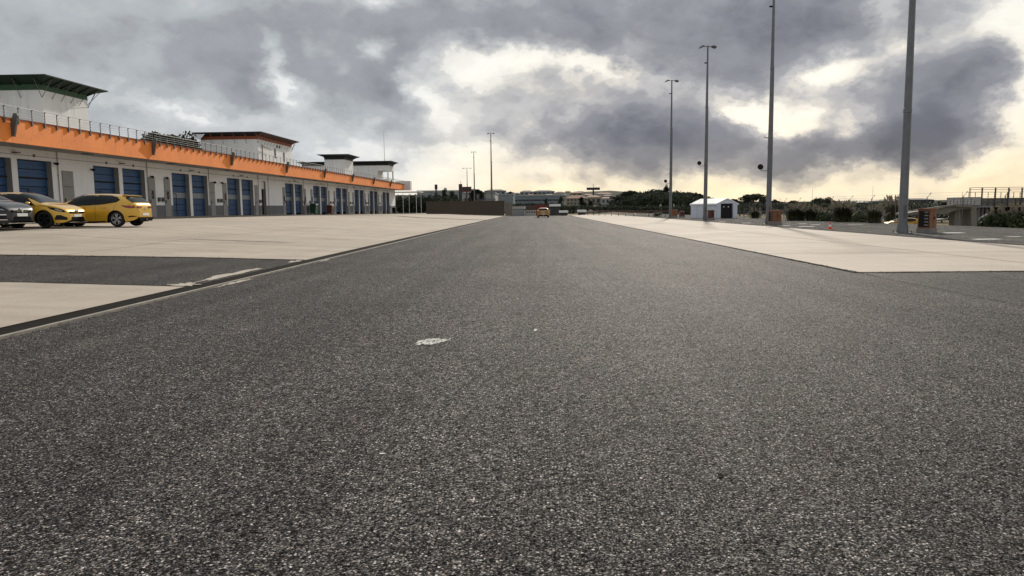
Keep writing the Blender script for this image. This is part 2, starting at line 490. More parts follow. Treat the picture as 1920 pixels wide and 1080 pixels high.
M['rim'] = mat('alloy rim', (.55,.55,.56), .4, .4)
M['drim'] = mat('dark alloy rim', (.05,.05,.055), .35, .7)
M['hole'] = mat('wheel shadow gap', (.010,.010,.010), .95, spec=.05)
M['yellow'] = mat('yellow car paint', (.66,.385,.035), .32, .25, nscale=.5, namt=.03, coat=1.0)
M['grey'] = mat('dark grey car paint', (.022,.024,.029), .35, .3, nscale=.5, namt=.03, coat=.6)
M['glass'] = mat('car glass', (.012,.016,.018), .05, nscale=1, namt=.1, spec=.15)
M['chrome'] = mat('chrome', (.75,.75,.75), .12, 1)
M['lens'] = mat('lamp lens', (.30,.31,.33), .1, .2, coat=1)
M['red'] = mat('red lamp', (.22,.012,.012), .15, coat=1)
M['plate'] = mat('number plate', (.75,.75,.73), .4)
M['conecol'] = mat('orange cone', (.75,.10,.03), .5)
M['bin'] = mat('green bin', (.02,.07,.045), .5)
M['leafd'] = leafmat('pine foliage', (.016,.024,.012), (.045,.055,.028))
M['leafm'] = leafmat('bush foliage', (.03,.045,.018), (.075,.085,.035))
M['bark'] = mat('bark', (.09,.07,.055), .95, nscale=8, namt=.3)
M['blade'] = leafmat('pampas blades', (.028,.036,.018), (.09,.09,.045), 6)
M['plume'] = mat('pampas plume', (.36,.31,.24), .9, nscale=6, namt=.2)
M['fgrey'] = mat('far grey cladding', (.27,.285,.30), .7, nscale=.3, namt=.12)
M['fblue'] = mat('far blue grey roof', (.20,.225,.245), .6, nscale=.3, namt=.15)
M['fwhite'] = mat('far white wall', (.36,.36,.35), .8, nscale=.5, namt=.12)
M['fcream'] = mat('far cream wall', (.29,.255,.20), .8, nscale=.5, namt=.12)
M['ftile'] = mat('far roof tiles', (.20,.095,.06), .85, nscale=1, namt=.25)
M['fdark'] = mat('far dark roof', (.05,.05,.052), .8, nscale=.5, namt=.2)
M['fred'] = mat('far red sheet', (.16,.03,.03), .7, nscale=.5, namt=.2)
M['fwin'] = mat('far window', (.04,.045,.05), .2)
M['cgrey'] = wall_paint('weathered bridge concrete', (.20,.185,.165), (.08,.07,.06), .5)
M['seat'] = mat('grandstand cladding', (.20,.185,.175), .6, nscale=.8, namt=.2)
M['paint'] = mat('worn white paint', (.68,.67,.63), .7, nscale=14, namt=.2)

# ---------------------------------------------------------------- the lie of the land
def lerp_tab(x, tab):
    if x <= tab[0][0]: return tab[0][1]
    for (a, b), (c, d_) in zip(tab, tab[1:]):
        if x <= c: return b + (d_ - b) * (x - a) / (c - a)
    return tab[-1][1]
def sm(v, a, b):
    t = min(1, max(0, (v - a) / (b - a))); return t * t * (3 - 2 * t)
NEAR = [(0,0),(3.3,.11),(8.3,.22),(14,.35),(25,.55),(60,.7)]
FAR = [(0,0),(.4,.02),(3.3,.15),(8.3,.42),(11,.66),(14,.72),(20,.86),(25.3,1.0),(60,1.0)]
def zg0(x, y):
    z = 0
    if x < -5.7:
        d = -5.7 - x
        t = sm(y, 19.5, 28)
        z = lerp_tab(d, NEAR) * (1 - t) + lerp_tab(d, FAR) * t
        z *= 1 - .35 * sm(y, 60, 170)
        z *= 1 - sm(y, 196, 260)
        z -= .8 * sm(y, 196, 260)
    elif x < 25.5:
        z = -.9 * sm(y, 138, 165) if x < 8 else -.5 * sm(y, 150, 180)
    else:
        z = -1.8 * sm(x, 25.5, 33)
    return z
XL = [-3000,-1500,-700,-400,-250,-150,-100,-70,-50,-40,-31,-28.5,-25.7,-22.5,-19.7,-16.7,-14,-11.5,-9,-7.5,-6.1,-5.7,-3,0,3,6.2,9,12,15,18,22,25.5,27,29,31,33,38,45,60,80,110,150,250,400,700,1500,3000]
YL = [-40,-20,-10,-4,0,3,6,9,12.7,14.6,17,19.5,22,24,26,28,31,35,40,45,50,55,60,66,72,80,88,96,104,112,120,130,138,142,147,152,158,165,172,180,188,196,205,215,230,245,260,300,350,400,500,700,1000,1600,3000]
ZT = [[zg0(x, y) for y in YL] for x in XL]
import bisect
def zg(x, y):
    i = min(max(bisect.bisect_right(XL, x) - 1, 0), len(XL) - 2)
    j = min(max(bisect.bisect_right(YL, y) - 1, 0), len(YL) - 2)
    u = (x - XL[i]) / (XL[i+1] - XL[i]); v = (y - YL[j]) / (YL[j+1] - YL[j])
    return (ZT[i][j]*(1-u)+ZT[i+1][j]*u)*(1-v) + (ZT[i][j+1]*(1-u)+ZT[i+1][j+1]*u)*v
def sheet(name, m, x0, x1, y0, y1, dz, xs=None, ys=None, jag=None):
    xx = sorted({x0, x1} | {x for x in (xs or XL) if x0 < x < x1} | ({x for x in XL if x0 < x < x1}))
    yy = sorted({y0, y1} | {y for y in YL if y0 < y < y1} | set(ys or []))
    b = MB(); n = len(yy)
    for x in xx:
        for y in yy:
            X = x
            if jag and x in (x0, x1): X = x + jag * (mnoise.noise(Vector((x, y * 2.3, 0))) + .6 * mnoise.noise(Vector((x, y * 9.1, 4))))
            b.v.append((X, y, zg(x, y) + dz))
    for i in range(len(xx) - 1):
        for j in range(n - 1):
            b.f.append((i*n+j, (i+1)*n+j, (i+1)*n+j+1, i*n+j+1)); b.m.append(0)
    o = b.build(name, m, fix=False)
    o['kind'] = 'structure'
    return o
fine = [y * .5 for y in range(-20, 80)]
sheet('ground', M['soil'], -3000, 3000, -40, 3000, -.03)
sheet('sandy_field', M['sand'], 8, 33, 138, 400, -.018)
sheet('road', M['road'], -5.62, 6.2, -38, 150, 0)
sheet('asphalt_spur', M['asph2'], -60, -6.1, 12.7, 19.5, .004)
sheet('near_right_asphalt', M['asph2'], 6.2, 60, -38, 14.6, .003, ys=fine, jag=.03)
sheet('paddock_lane', M['asph3'], 15, 25.7, 14.6, 160, .004)
sheet('concrete_apron', M['conc'], -26, -6.1, 19.5, 196, .012, ys=[20+.5*k for k in range(60)])
sheet('near_concrete_apron', M['conc'], -60, -6.1, -38, 12.7, .012)
sheet('right_concrete_apron', M['conc2'], 6.2, 15, 14.6, 150, .012, ys=[14.6+.4*k for k in range(80)], jag=.035)
sheet('building_forecourt', M['asph2'], -60, -26, 19.5, 196, .006)
# drain between the road and the left aprons: black strip with a pale edge towards the road
sheet('drain_strip', M['slot'], -6.1, -5.74, -38, 150, .004)
b = MB()
yy = [-38] + [y for y in YL if -38 < y < 150] + [150]
for y0, y1 in zip(yy, yy[1:]):
    b.add([(-5.74,y0,zg(-5.74,y0)+.018),(-5.68,y0,zg(-5.68,y0)+.018),(-5.68,y1,zg(-5.68,y1)+.018),(-5.74,y1,zg(-5.74,y1)+.018)], [(0,1,2,3)])
    b.add([(-5.68,y0,-.02),(-5.68,y1,-.02),(-5.68,y1,zg(-5.68,y1)+.018),(-5.68,y0,zg(-5.68,y0)+.018)], [(0,1,2,3)])
    b.add([(-5.74,y0,-.02),(-5.74,y1,-.02),(-5.74,y1,zg(-5.74,y1)+.018),(-5.74,y0,zg(-5.74,y0)+.018)], [(3,2,1,0)])
o = b.build('drain_edge', M['kerb'], fix=False); o['kind'] = 'structure'
sheet('cross_drain', M['slot'], -26, -6.1, 88, 90.2, .018)
sheet('far_cross_drain', M['asph3'], -26, -6.1, 140, 146, .018)

def patch(name, m, cx, cy, rx, ry, dz, seed, n=40, rough=.35):
    """an uneven outline lying on the ground"""
    b = MB(); vs = []
    for k in range(n):
        t = 2*math.pi*k/n
        r = 1 + rough * mnoise.noise(Vector((math.cos(t)*2.1+seed, math.sin(t)*2.1, seed))) * 1.6 + rough*.5*mnoise.noise(Vector((math.cos(t)*7+seed, math.sin(t)*7, 2)))
        x = cx + rx*r*math.cos(t); y = cy + ry*r*math.sin(t)
        vs.append((x, y, zg(x, y) + dz))
    vs.append((cx, cy, zg(cx, cy) + dz + .002))
    b.add(vs, [(k, (k+1) % n, n) for k in range(n)])
    o = b.build(name, m, fix=False); o['kind'] = 'structure'
    return o
# crumbled concrete beside the drain at the spur
patch('crumbled_concrete', M['rough_conc'], -6.30, 15.2, .12, 1.5, .012, 1.0, rough=.6)
patch('crumbled_concrete', M['rough_conc'], -6.25, 13.0, .22, .30, .016, 2.0, rough=.6)
patch('crumbled_concrete', M['rough_conc'], -5.60, 13.6, .07, .8, .004, 3.0, rough=.7)
patch('crumbled_concrete', M['rough_conc'], -6.22, 18.9, .10, .4, .012, 5.0, rough=.6)
patch('crumbled_concrete', M['rough_conc'], -5.62, 19.6, .05, .4, .004, 6.0, rough=.7)
# dark seams on the left apron
def seam(name, m, pts, w, dz):
    b = MB(); vs = []
    for i, (x, y) in enumerate(pts):
        k = w * (.4 + .9 * abs(mnoise.noise(Vector((x*1.7, y*1.3, 3)))) * 1.4)
        if i in (0, len(pts)-1): k = .01
        vs += [(x, y-k/2, zg(x, y-k/2)+dz), (x, y+k/2, zg(x, y+k/2)+dz)]
    b.add(vs, [(2*i, 2*i+2, 2*i+3, 2*i+1) for i in range(len(pts)-1)])
    o = b.build(name, m, fix=False); o['kind'] = 'structure'; return o
seam('apron_crack', M['slot'], [(-12.6+.35*k, 26.6+.06*k+.1*mnoise.noise(Vector((k*.5,1,1)))) for k in range(11)], .22, .017)
seam('apron_crack', M['slot'], [(-9.0+.3*k, 30.5+.02*k) for k in range(6)], .12, .017)
seam('apron_crack', M['slot'], [(-24+.5*k, 27.5+.3*mnoise.noise(Vector((k*.3,5,1)))) for k in range(16)], .05, .017)
# grit line along slab edges
def ground_at(px, py):
    v = ray(px, py); t = CAM_H / -v.z
    for _ in range(6):
        z = zg(v.x*t, v.y*t); t = (CAM_H - z) / -v.z
    return v.x*t, v.y*t
# painted white strips on the paddock lane (px0, px1, py, thickness in metres)
for i, (a, c, py, w) in enumerate([(1497,1527,425,.5),(1520,1538,421.6,.5),(1497,1513,419.8,.5),(1468,1481,423.4,.5),(1392,1408,418.4,.5),(1348,1360,416.3,.5),
                    (1770,1806,437,.55),(1826,1872,449,.5),(1888,1914,444,.3),(1590,1618,421.2,.3),(1436,1450,417.5,.4)]):
    x0, y0 = ground_at(a, py); x1, y1 = ground_at(c, py + (c-a)*-.011)
    bb = MB(); n = 10; vs = []
    for k in range(n+1):
        x = x0+(x1-x0)*k/n; y = y0+(y1-y0)*k/n
        j = .06*mnoise.noise(Vector((x*3, i, 1)))
        vs += [(x, y-w/2+j, zg(x, y-w/2)+.009), (x, y+w/2+j, zg(x, y+w/2)+.009)]
    bb.add(vs, [(2*k, 2*k+2, 2*k+3, 2*k+1) for k in range(n)])
    o = bb.build('painted_marking', M['paint'], fix=False); o['kind'] = 'structure'
# worn paint spot on the road: the stones that still carry paint
def paint_spot(cx, cy, rx, ry, tilt, n, seed, label, hole=.0):
    rr = random.Random(seed); b = MB()
    nz = lambda u, v, k: mnoise.noise(Vector((u*k+seed, v*k, seed*.7)))
    for _ in range(n):
        while True:
            u, v = rr.uniform(-1,1), rr.uniform(-1,1)
            q = u*u+v*v
            if q > .8+.5*nz(u, v, 1.6)+.5*nz(u, v, 5): continue
            if hole and nz(u+3, v, 7.5) > .10: continue
            if hole and (u-.35)**2*3+(v-.2)**2*3 < hole*.5 and rr.random() < .6: continue
            break
        x = cx+u*rx+v*ry*tilt; y = cy+v*ry
        s = rr.uniform(.004,.010); a0 = rr.uniform(0,6)
        m_ = rr.randint(5,6); z = zg(x,y)+.004+rr.uniform(0,.002)
        pts = [(x+s*rr.uniform(.7,1.2)*math.cos(a0+6.283*k/m_), y+s*rr.uniform(.7,1.2)*math.sin(a0+6.283*k/m_), z) for k in range(m_)]
        b.add(pts, [tuple(range(m_))])
    o = b.build('paint_spot', M['paint'], fix=False)
    tag(o, label, 'paint mark', kind='stuff')
x, y = ground_at(810, 641)
paint_spot(x, y, .15, .20, .28, 1000, 3, 'worn white paint spot with a bare middle on the road asphalt', .45)
x, y = ground_at(1004, 619)
paint_spot(x, y, .012, .09, .1, 60, 4, 'tiny white paint fleck on the road right of the paint spot')
x, y = ground_at(716, 852)
paint_spot(x, y, .014, .006, .1, 12, 5, 'small pale chip on the road near the camera')

# sawn joints across the aprons
b = MB()
for (x0, x1, ys_) in ((-26, -6.1, [25.5+6*k for k in range(24)]), (6.2, 15, [20.6+6*k for k in range(21)]), (-40, -6.1, [6.7, .7])):
    xx = sorted({x0, x1} | {x for x in XL if x0 < x < x1})
    for y in ys_:
        if 86 < y < 92 or 138 < y < 148: continue
        vs = []
        for x in xx: vs += [(x, y-.012, zg(x, y-.012)+.0165), (x, y+.012, zg(x, y+.012)+.0165)]
        b.add(vs, [(2*i, 2*i+2, 2*i+3, 2*i+1) for i in range(len(xx)-1)])
for (x, y0, y1) in ((-12.7, 19.5, 190), (-19.4, 19.5, 190), (10.6, 14.6, 148), (-12.7, -10, 12.7)):
    yy = sorted({y0, y1} | {y for y in YL if y0 < y < y1})
    vs = []
    for y in yy: vs += [(x-.012, y, zg(x-.012, y)+.0165), (x+.012, y, zg(x+.012, y)+.0165)]
    b.add(vs, [(2*i, 2*i+1, 2*i+3, 2*i+2) for i in range(len(yy)-1)])
o = b.build('slab_joints', M['joint'], fix=False); o['kind'] = 'structure'

# ---------------------------------------------------------------- pit garages
# local frame: x = 0 is the wall face, +x towards the road, y along the road
B = thing('garage_building', 'long white garage building with orange fascia and blue doors beside the concrete apron', 'building', (-31, 0, 0))
B.rotation_euler = (.0035, 0, 0)
Y0, Y1 = 22.0, 164.0
OW = 3.2
cents = [32.3, 43.9, 55.3, 66.6, 78.0, 95.4, 107.0, 118.8, 130.6, 142.3, 154.0]
opens = []
for c in cents: opens += [(c-.25-OW, c-.25), (c+.25, c+.25+OW)]
DOORW = (83.9, 85.3)
allop = sorted(opens + [DOORW])
DT = 4.48
wall = MB(); band = MB()
prev = Y0
piers = []
for (a, c) in allop + [(Y1, Y1)]:
    wall.box(-.35, 0, prev, a, -.3, DT)
    if prev > Y0 + 1: piers.append((prev, a))
    prev = c
wall.box(-.35, 0, Y0, Y1, DT, 5.12)
# end walls, back and roof body
wall.box(-16, -.35, Y0, Y0+.3, -.3, 5.3); wall.box(-16, -.35, Y1-.3, Y1, -.3, 5.3); wall.box(-16.3, -16, Y0, Y1, -.3, 6.1)
wall.build('wall', M['wall'], B)
MB().box(-16, 1.9, Y0, Y1, 5.3, 6.1).build('roof_deck', M['soffit'], B)
MB().box(0, 1.9, Y0, Y1, 5.12, 5.297).build('soffit', M['soffit'], B)
MB().box(-12, -.9, Y0+.31, Y1-.31, .7, .76).build('floor_slab', M['dark'], B)
for (a, c) in piers:
    if c - a > .8: MB().box(.003, .012, a+.001, c-.001, -.2, 1.72).build('painted_band', M['band'], B)
# doors: seven sections each, one of them the pale light strip
ph = (DT - .75) / 7
def panel_mesh(name, m, y_a=0, wid=OW):
    b = MB(); b.box(-.05, 0, 0, wid, 0, ph-.045)
    for k in (0, 1): b.box(0, .03, 0.02, wid-.02, .04+k*.245, .04+k*.245+.19)
    return b.mesh(name, m)
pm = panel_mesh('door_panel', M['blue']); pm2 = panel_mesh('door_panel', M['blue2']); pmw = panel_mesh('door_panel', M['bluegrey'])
for i, (a, c) in enumerate(opens):
    g = link('garage_door', MB().box(-.04, 0, 0, OW, 0, ph*7).mesh('door_back', M['dark']), B, (-.41, a, .75))
    for k in range(7):
        strip = (k == 3 - (0 if a > 60 else 9))
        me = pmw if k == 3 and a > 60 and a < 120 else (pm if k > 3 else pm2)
        link('panel', me, g, (.02, 0, k*ph))
    link('door_sill', MB().box(.07, .12, 0, OW, ph*5-.07, ph*5+.02).mesh('door_bar', M['dark']), g)
    if i in (3, 4, 6, 11):
        MB().box(.055, .075, .45, 1.35, 1.95, 2.0).box(.055, .075, 1.30, 1.35, .1, 1.95).build('wicket_outline', M['black'], g)
jm = MB().box(-.349, -.004, 0, .02, -.3, DT-.003).mesh('jamb', M['jamb'])
for (a, c) in allop:
    link('jamb', jm, B, (0, c-.0215, 0)); link('jamb', jm, B, (0, a+.0015, 0))
# open dark doorway with white sheet above it
MB().box(-.6, -.5, DOORW[0], DOORW[1], -.2, 3.7).build('dark_doorway', M['dark'], B)
MB().box(-.30, -.20, DOORW[0]+.022, DOORW[1]-.022, 3.6, DT-.05).build('door_transom', M['white'], B)
# steel service doors on the piers
def service_door(y, w=1.0, z1=3.95, dark=False, ring=None):
    d = MB().box(.004, .05, y, y+w, .5, z1).build('service_door', M['greydoor'], B)
    MB().box(.05, .09, y+.1, y+.16, 1.9, 2.15).build('handle', M['black'], d)
    MB().box(.051, .058, y+.04, y+w-.04, 2.9, 2.93).build('door_joint', M['black'], d)
    if ring is not None:
        n = 12; b = MB()
        b.tube([(.09, y+w*.5+.13*math.cos(6.2832*k/n), 2.55+.3*math.sin(6.2832*k/n)) for k in range(n+1)], .03, 5)
        b.build('hose_ring', ring, d)
for y, w, rg in [(48.3,1.15,None),(59.2,1.0,M['black']),(61.7,1.0,M['black']),(70.55,.95,None),(73.35,.95,M['cab2']),(81.8,.9,None),(90.9,.8,M['black']),
           (99.3,.8,M['black']),(102.3,.8,M['black']),(110.9,.8,None),(114.0,.8,M['black']),(122.8,.9,None),(125.7,.9,None),(134.5,.9,M['black']),(137.4,.9,M['black']),(146.2,.9,None),(149.2,.9,None)]:
    service_door(y, w, 3.95, ring=rg)
# small boxes, cameras and lamps on the wall
bx = MB().box(.003, .16, 0, .28, 0, .34).box(.16, .2, .05, .2, .06, .2).mesh('wall_box', M['dsteel'])
lampm = MB().box(.0, .1, -.05, .05, 0, .08).ball((.2, 0, 0), (.13,.13,.10)).mesh('wall_lamp', M['black'])
for y in (50.3, 60.55, 61.2, 72.0, 72.7, 82.95, 83.2, 91.8, 99.0, 101.6, 111.9, 113.2, 123.9, 125.2, 135.6, 136.9, 147.5):
    link('wall_box', bx, B, (0, y, 2.02))
for y, z in ((47.6, 4.35), (51.55, 4.15), (59.6, 3.98), (62.0, 3.98), (71.3, 3.9), (73.0, 3.9), (126.4, 4.75)):
    link('wall_lamp', lampm, B, (0, y, z))
for c in cents: 
    link('door_number_lamp', MB().box(.0, .35, -.15, .15, 4.78, 4.84).mesh('lamp', M['dsteel']), B, (0, c, 0))
    for s in (-1.8, 1.8): link('door_vent', MB().box(.0, .05, -.08, .08, 4.66, 4.82).mesh('vent', M['dsteel']), B, (0, c+s, 0))
for y in (49.5, 60.9, 72.3, 88, 101, 112.8, 124.6): 
    link('soffit_lamp', MB().box(.9, 1.3, -.35, .35, 5.06, 5.117).mesh('lamp', M['dsteel']), B, (0, y, 0))

for y in (47.9, 59.05, 70.3, 82.9, 86.0, 99.1, 110.8, 122.6, 134.4, 146.1):
    MB().tube([(.05, y, .2), (.05, y, 5.11)], .028, 6).box(.003, .05, y-.05, y+.05, 1.5, 1.54).box(.003, .05, y-.05, y+.05, 3.6, 3.64).build('downpipe', M['greydoor'], B)
MB().box(.003, .03, Y0, Y1, 4.70, 4.73).build('cable_tray', M['jamb'], B)
# orange fascia panels, fins, joints
FZ0, FZ1, FX = 5.12, 6.45, 2.0
fins = [25.7, 41.1, 56.3, 70.9, 86.6, 102.1, 117.7, 133.1, 148.5]
marks = sorted([Y0] + fins + [f+4.4 for f in fins] + [f+10.2 for f in fins if f+10.2 < Y1-1] + [Y1])
for a, c in zip(marks, marks[1:]):
    MB().box(1.903, FX, a+.008, c-.008, FZ0, FZ1).build('fascia_panel', M['orange'], B)
MB().box(1.905, 1.99, Y1, Y1+.1, FZ0, FZ1).box(.0, 1.9, Y1+.003, Y1+.1, FZ0, FZ1).build('fascia_end', M['orange'], B)
MB().box(1.86, FX+.02, Y0, Y1, FZ1+.002, FZ1+.035).build('fascia_cap', M['dorange'], B)
finm = MB().prism([(0.003,-.80),(.14,-.86),(.42,.30),(.40,.42),(.20,.42),(.003,-.1)], -.07, .07).mesh('fascia_fin', M['dsteel'])
for f in fins: link('fascia_fin', finm, B, (FX, f, FZ1-.15))

# railing
RL = link('railing', MB().box(FX+.02, FX+.05, Y0, Y1, FZ1-.05, FZ1+.0).mesh('rail_base', M['dorange']), B)
pstm = MB().box(-.02, .02, -.02, .02, -.22, .64).box(-.06, .02, -.05, .05, -.28, -.02).box(-.02, .10, -.018, .018, .60, .64).mesh('railing_post', M['dsteel'])
y = Y0 + .4
while y < Y1:
    link('railing_post', pstm, RL, (FX+.08, y, FZ1)); y += 1.13
for a, c in zip([Y0]+fins, fins+[Y1]):
    for k, z in enumerate((.16, .31, .46)):
        MB().tube([(FX+.12, a+.1, FZ1+z), (FX+.12, c-.1, FZ1+z)], .012, 6, False).build('rail', M['steel'], RL)
    MB().box(FX+.12, FX+.20, a+.1, c-.1, FZ1+.63, FZ1+.665).build('handrail', M['steel'], RL)

# rooms on the roof
def tower(label, xf, xb, y0, y1, over, endover, zw, zr, trim, under, roofm=None, base=6.1, open_corner=False, struts=True):
    w = MB()
    if not open_corner: w.box(xb, xf, y0, y1, base-.1, zw)
    else:
        xo = xf - 2.3
        w.box(xb, xo, y0, y1, base-.1, zw); w.box(xo, xf, y0, y1, 9.1, zw)
        w.box(xf-.28, xf, y0, y0+.28, base-.1, 9.1); w.box(xf-.28, xf, y1-.28, y1, base-.1, 9.1)
        w.box(xo, xf-.28, y0+.02, y0+.2, base-.1, 7.35); w.box(xf-.2, xf-.02, y0+.28, y1-.28, base-.1, 7.35)
        w.box(xo, xf-.28, y1-.2, y1-.02, base-.1, 7.35)
    T = w.build('roof_room', M['wall2'], B, label=label)
    if trim: MB().box(xb-.01, xf+.015, y0-.015, y1+.015, zw-.42, zw-.0).build('trim_band', trim, T)
    # up-swept roof: flat over the walls, rising to thin eaves
    e = [(xb-over, y0-over), (xf+over, y0-over), (xf+over, y1+endover), (xb-over, y1+endover)]
    c = [(xb, y0), (xf, y0), (xf, y1), (xb, y1)]
    zc = zw + .02
    b = MB()
    vs = [(x,y,zr) for x,y in e] + [(x,y,zc) for x,y in c] + [(x,y,zr+.07) for x,y in e]
    fs = [(i,(i+1)%4,4+(i+1)%4,4+i) for i in range(4)] + [(4,5,6,7)] + [(i,(i+1)%4,8+(i+1)%4,8+i) for i in range(4)] + [(8,9,10,11)]
    b.add(vs, fs); b.build('roof', roofm or M['roofdark'], T)
    if under:
        n = max(2, int((y1-y0)/1.1))
        raf = []
        for k in range(n+1):
            yy_ = y0 + (y1-y0)*k/n
            raf.append([(xf-.0, yy_, zc-.05), (xf+over-.05, yy_, zr-.05)])
            if struts: MB().tube([(xf+.01, yy_, zw-.95), (xf+over*.82, yy_, zr-.12)], .022, 5).build('strut', M['dsteel'], T)
        n2 = max(2, int((xf-xb)/1.4))
        for k in range(n2+1):
            xx_ = xb + (xf-xb)*k/n2
            raf.append([(xx_, y0, zc-.05), (xx_, y0-over+.05, zr-.05)])
            raf.append([(xx_, y1, zc-.05), (xx_, y1+endover-.05, zr-.05)])
            if struts: MB().tube([(xx_, y0-.01, zw-.95), (xx_, y0-over*.82, zr-.12)], .022, 5).build('strut', M['dsteel'], T)
        if struts:
            for yy_ in (y1+endover*.5, y1+endover*.9):
                MB().tube([(xf-.05, y1+.01, zw-1.1+.3*(yy_>y1+endover*.7)), (xf+over*.3, yy_, zr-.12)], .022, 5).build('strut', M['dsteel'], T)
        for r_ in raf:
            p, q = Vector(r_[0]), Vector(r_[1])
            b = MB(); b.tube([p, q], [.09, .05], 4); b.build('rafter', under, T)
    return T
t1 = tower('near roof room with a green band under its dark up-swept roof', -5.0, -16, 54.5, 60.1, 1.0, 1.35, 10.55, 11.0, M['green'], M['dgreen'], M['dgreen'])
t2 = tower('roof room with an orange band under its dark roof and slit windows', -5.0, -12.5, 97, 110.4, .8, 1.3, 10.75, 11.15, M['dorange'], M['dorange'])
for y, z0, z1 in ((103.0,8.3,9.6),(106.6,8.0,9.3)):
    MB().box(-4.99, -4.96, y, y+.5, z0, z1).build('slit_window', M['fwin'], t2)
for y in (103.9, 104.9): MB().box(-4.99, -4.9, y, y+.35, 9.75, 10.1).build('vent', M['fwin'], t2)
MB().tube([(-4.7, 97.6, 6.1), (-4.7, 97.6, 9.7)], .07, 6).tube([(-4.7, 97.6, 9.5), (-4.7, 101.0, 9.2)], .05, 5).build('lamp_bracket', M['dsteel'], t2)
MB().add([(-12.5-.8,96.3,11.0),(-11.6,96.3,11.0),(-12.3,96.3,10.3),(-13.0,96.3,10.5)],[(0,1,2,3)]).box(-13.2,-12.6,96.4,96.46,10.6,10.98).build('lit_eave_tip', M['white'], t2)  # white colour paints sunlight on the tip of the eave
t3 = tower('tall narrow roof room under a dark roof, third along the building', -5.0, -8.8, 140.8, 147.4, 1.1, 1.2, 10.85, 11.28, M['roofdark'], M['roofdark'], struts=False)
t3b = tower('low roof room with a thin dark roof behind the third room', -11.0, -16, 150, 158, .8, 1.0, 10.2, 10.5, M['roofdark'], M['roofdark'], struts=False)
t4 = tower('last roof room with an open white corner and a mast', -.1, -7.7, 157.8, 163.5, .9, 1.2, 10.6, 11.0, M['roofdark'], M['roofdark'], open_corner=True, struts=False)
MB().tube([(-1.3, 160, 11), (-1.3, 160, 17.5)], [.05,.02], 5).build('mast', M['dsteel'], t4)
MB().box(.1, 3.4, Y1+.11, Y1+2.0, 5.1, 7.1).build('end_parapet', M['wall2'], B)
MB().box(-8, -3.8, Y1+.2, Y1+5, -.3, 3.2).build('end_wing', M['brick'], B)

# flat canopy past the end of the building
cz = zg(-29, 174)
cn = thing('entrance_canopy', 'flat white canopy on thin posts beyond the end of the garage building', 'canopy', (-30, 173, cz))
MB().box(-3.2, 3.4, -3, 3, 4.75, 4.95).build('canopy_roof', M['white'], cn)
for x, y in ((-2.6,-2.6),(-.4,-2.7),(.1,2.6),(2.6,-2.6),(2.9,2.6)):
    MB().tube([(x,y,-.1),(x,y,4.75)], .045, 6).build('post', M['white'], cn)

# bins against the garage wall
def bin_(x, y, label, m, s=1.0):
    t = thing('wheelie_bin', label, 'bin', (x, y, zg(x, y)))
    MB().prism([(-.3*s,.1),(.3*s,.1),(.38*s,1.1*s),(-.38*s,1.1*s)], -.45*s, .45*s).build('bin_body', m, t)
    MB().prism([(-.42*s,1.1*s),(.42*s,1.1*s),(.36*s,1.25*s),(-.2*s,1.3*s)], -.48*s, .48*s).build('lid', m, t)
    for sx in (-1, 1): MB().lathe([(0,-.03),(.1,-.03),(.1,.03),(0,.03)], (.25, sx*.4*s, .1), 'Y', 10).build('wheel', M['tyre'], t)
bin_(-30.2, 100.9, 'dark green bin against the garage wall between two pairs of blue doors', M['bin'], 1.15)
bin_(-30.2, 108.9, 'dark red bin in front of a blue garage door', M['cab2'], 1.05)
bin_(-30.3, 158.7, 'small dark bin by the last garage door', M['black'], 1.0)

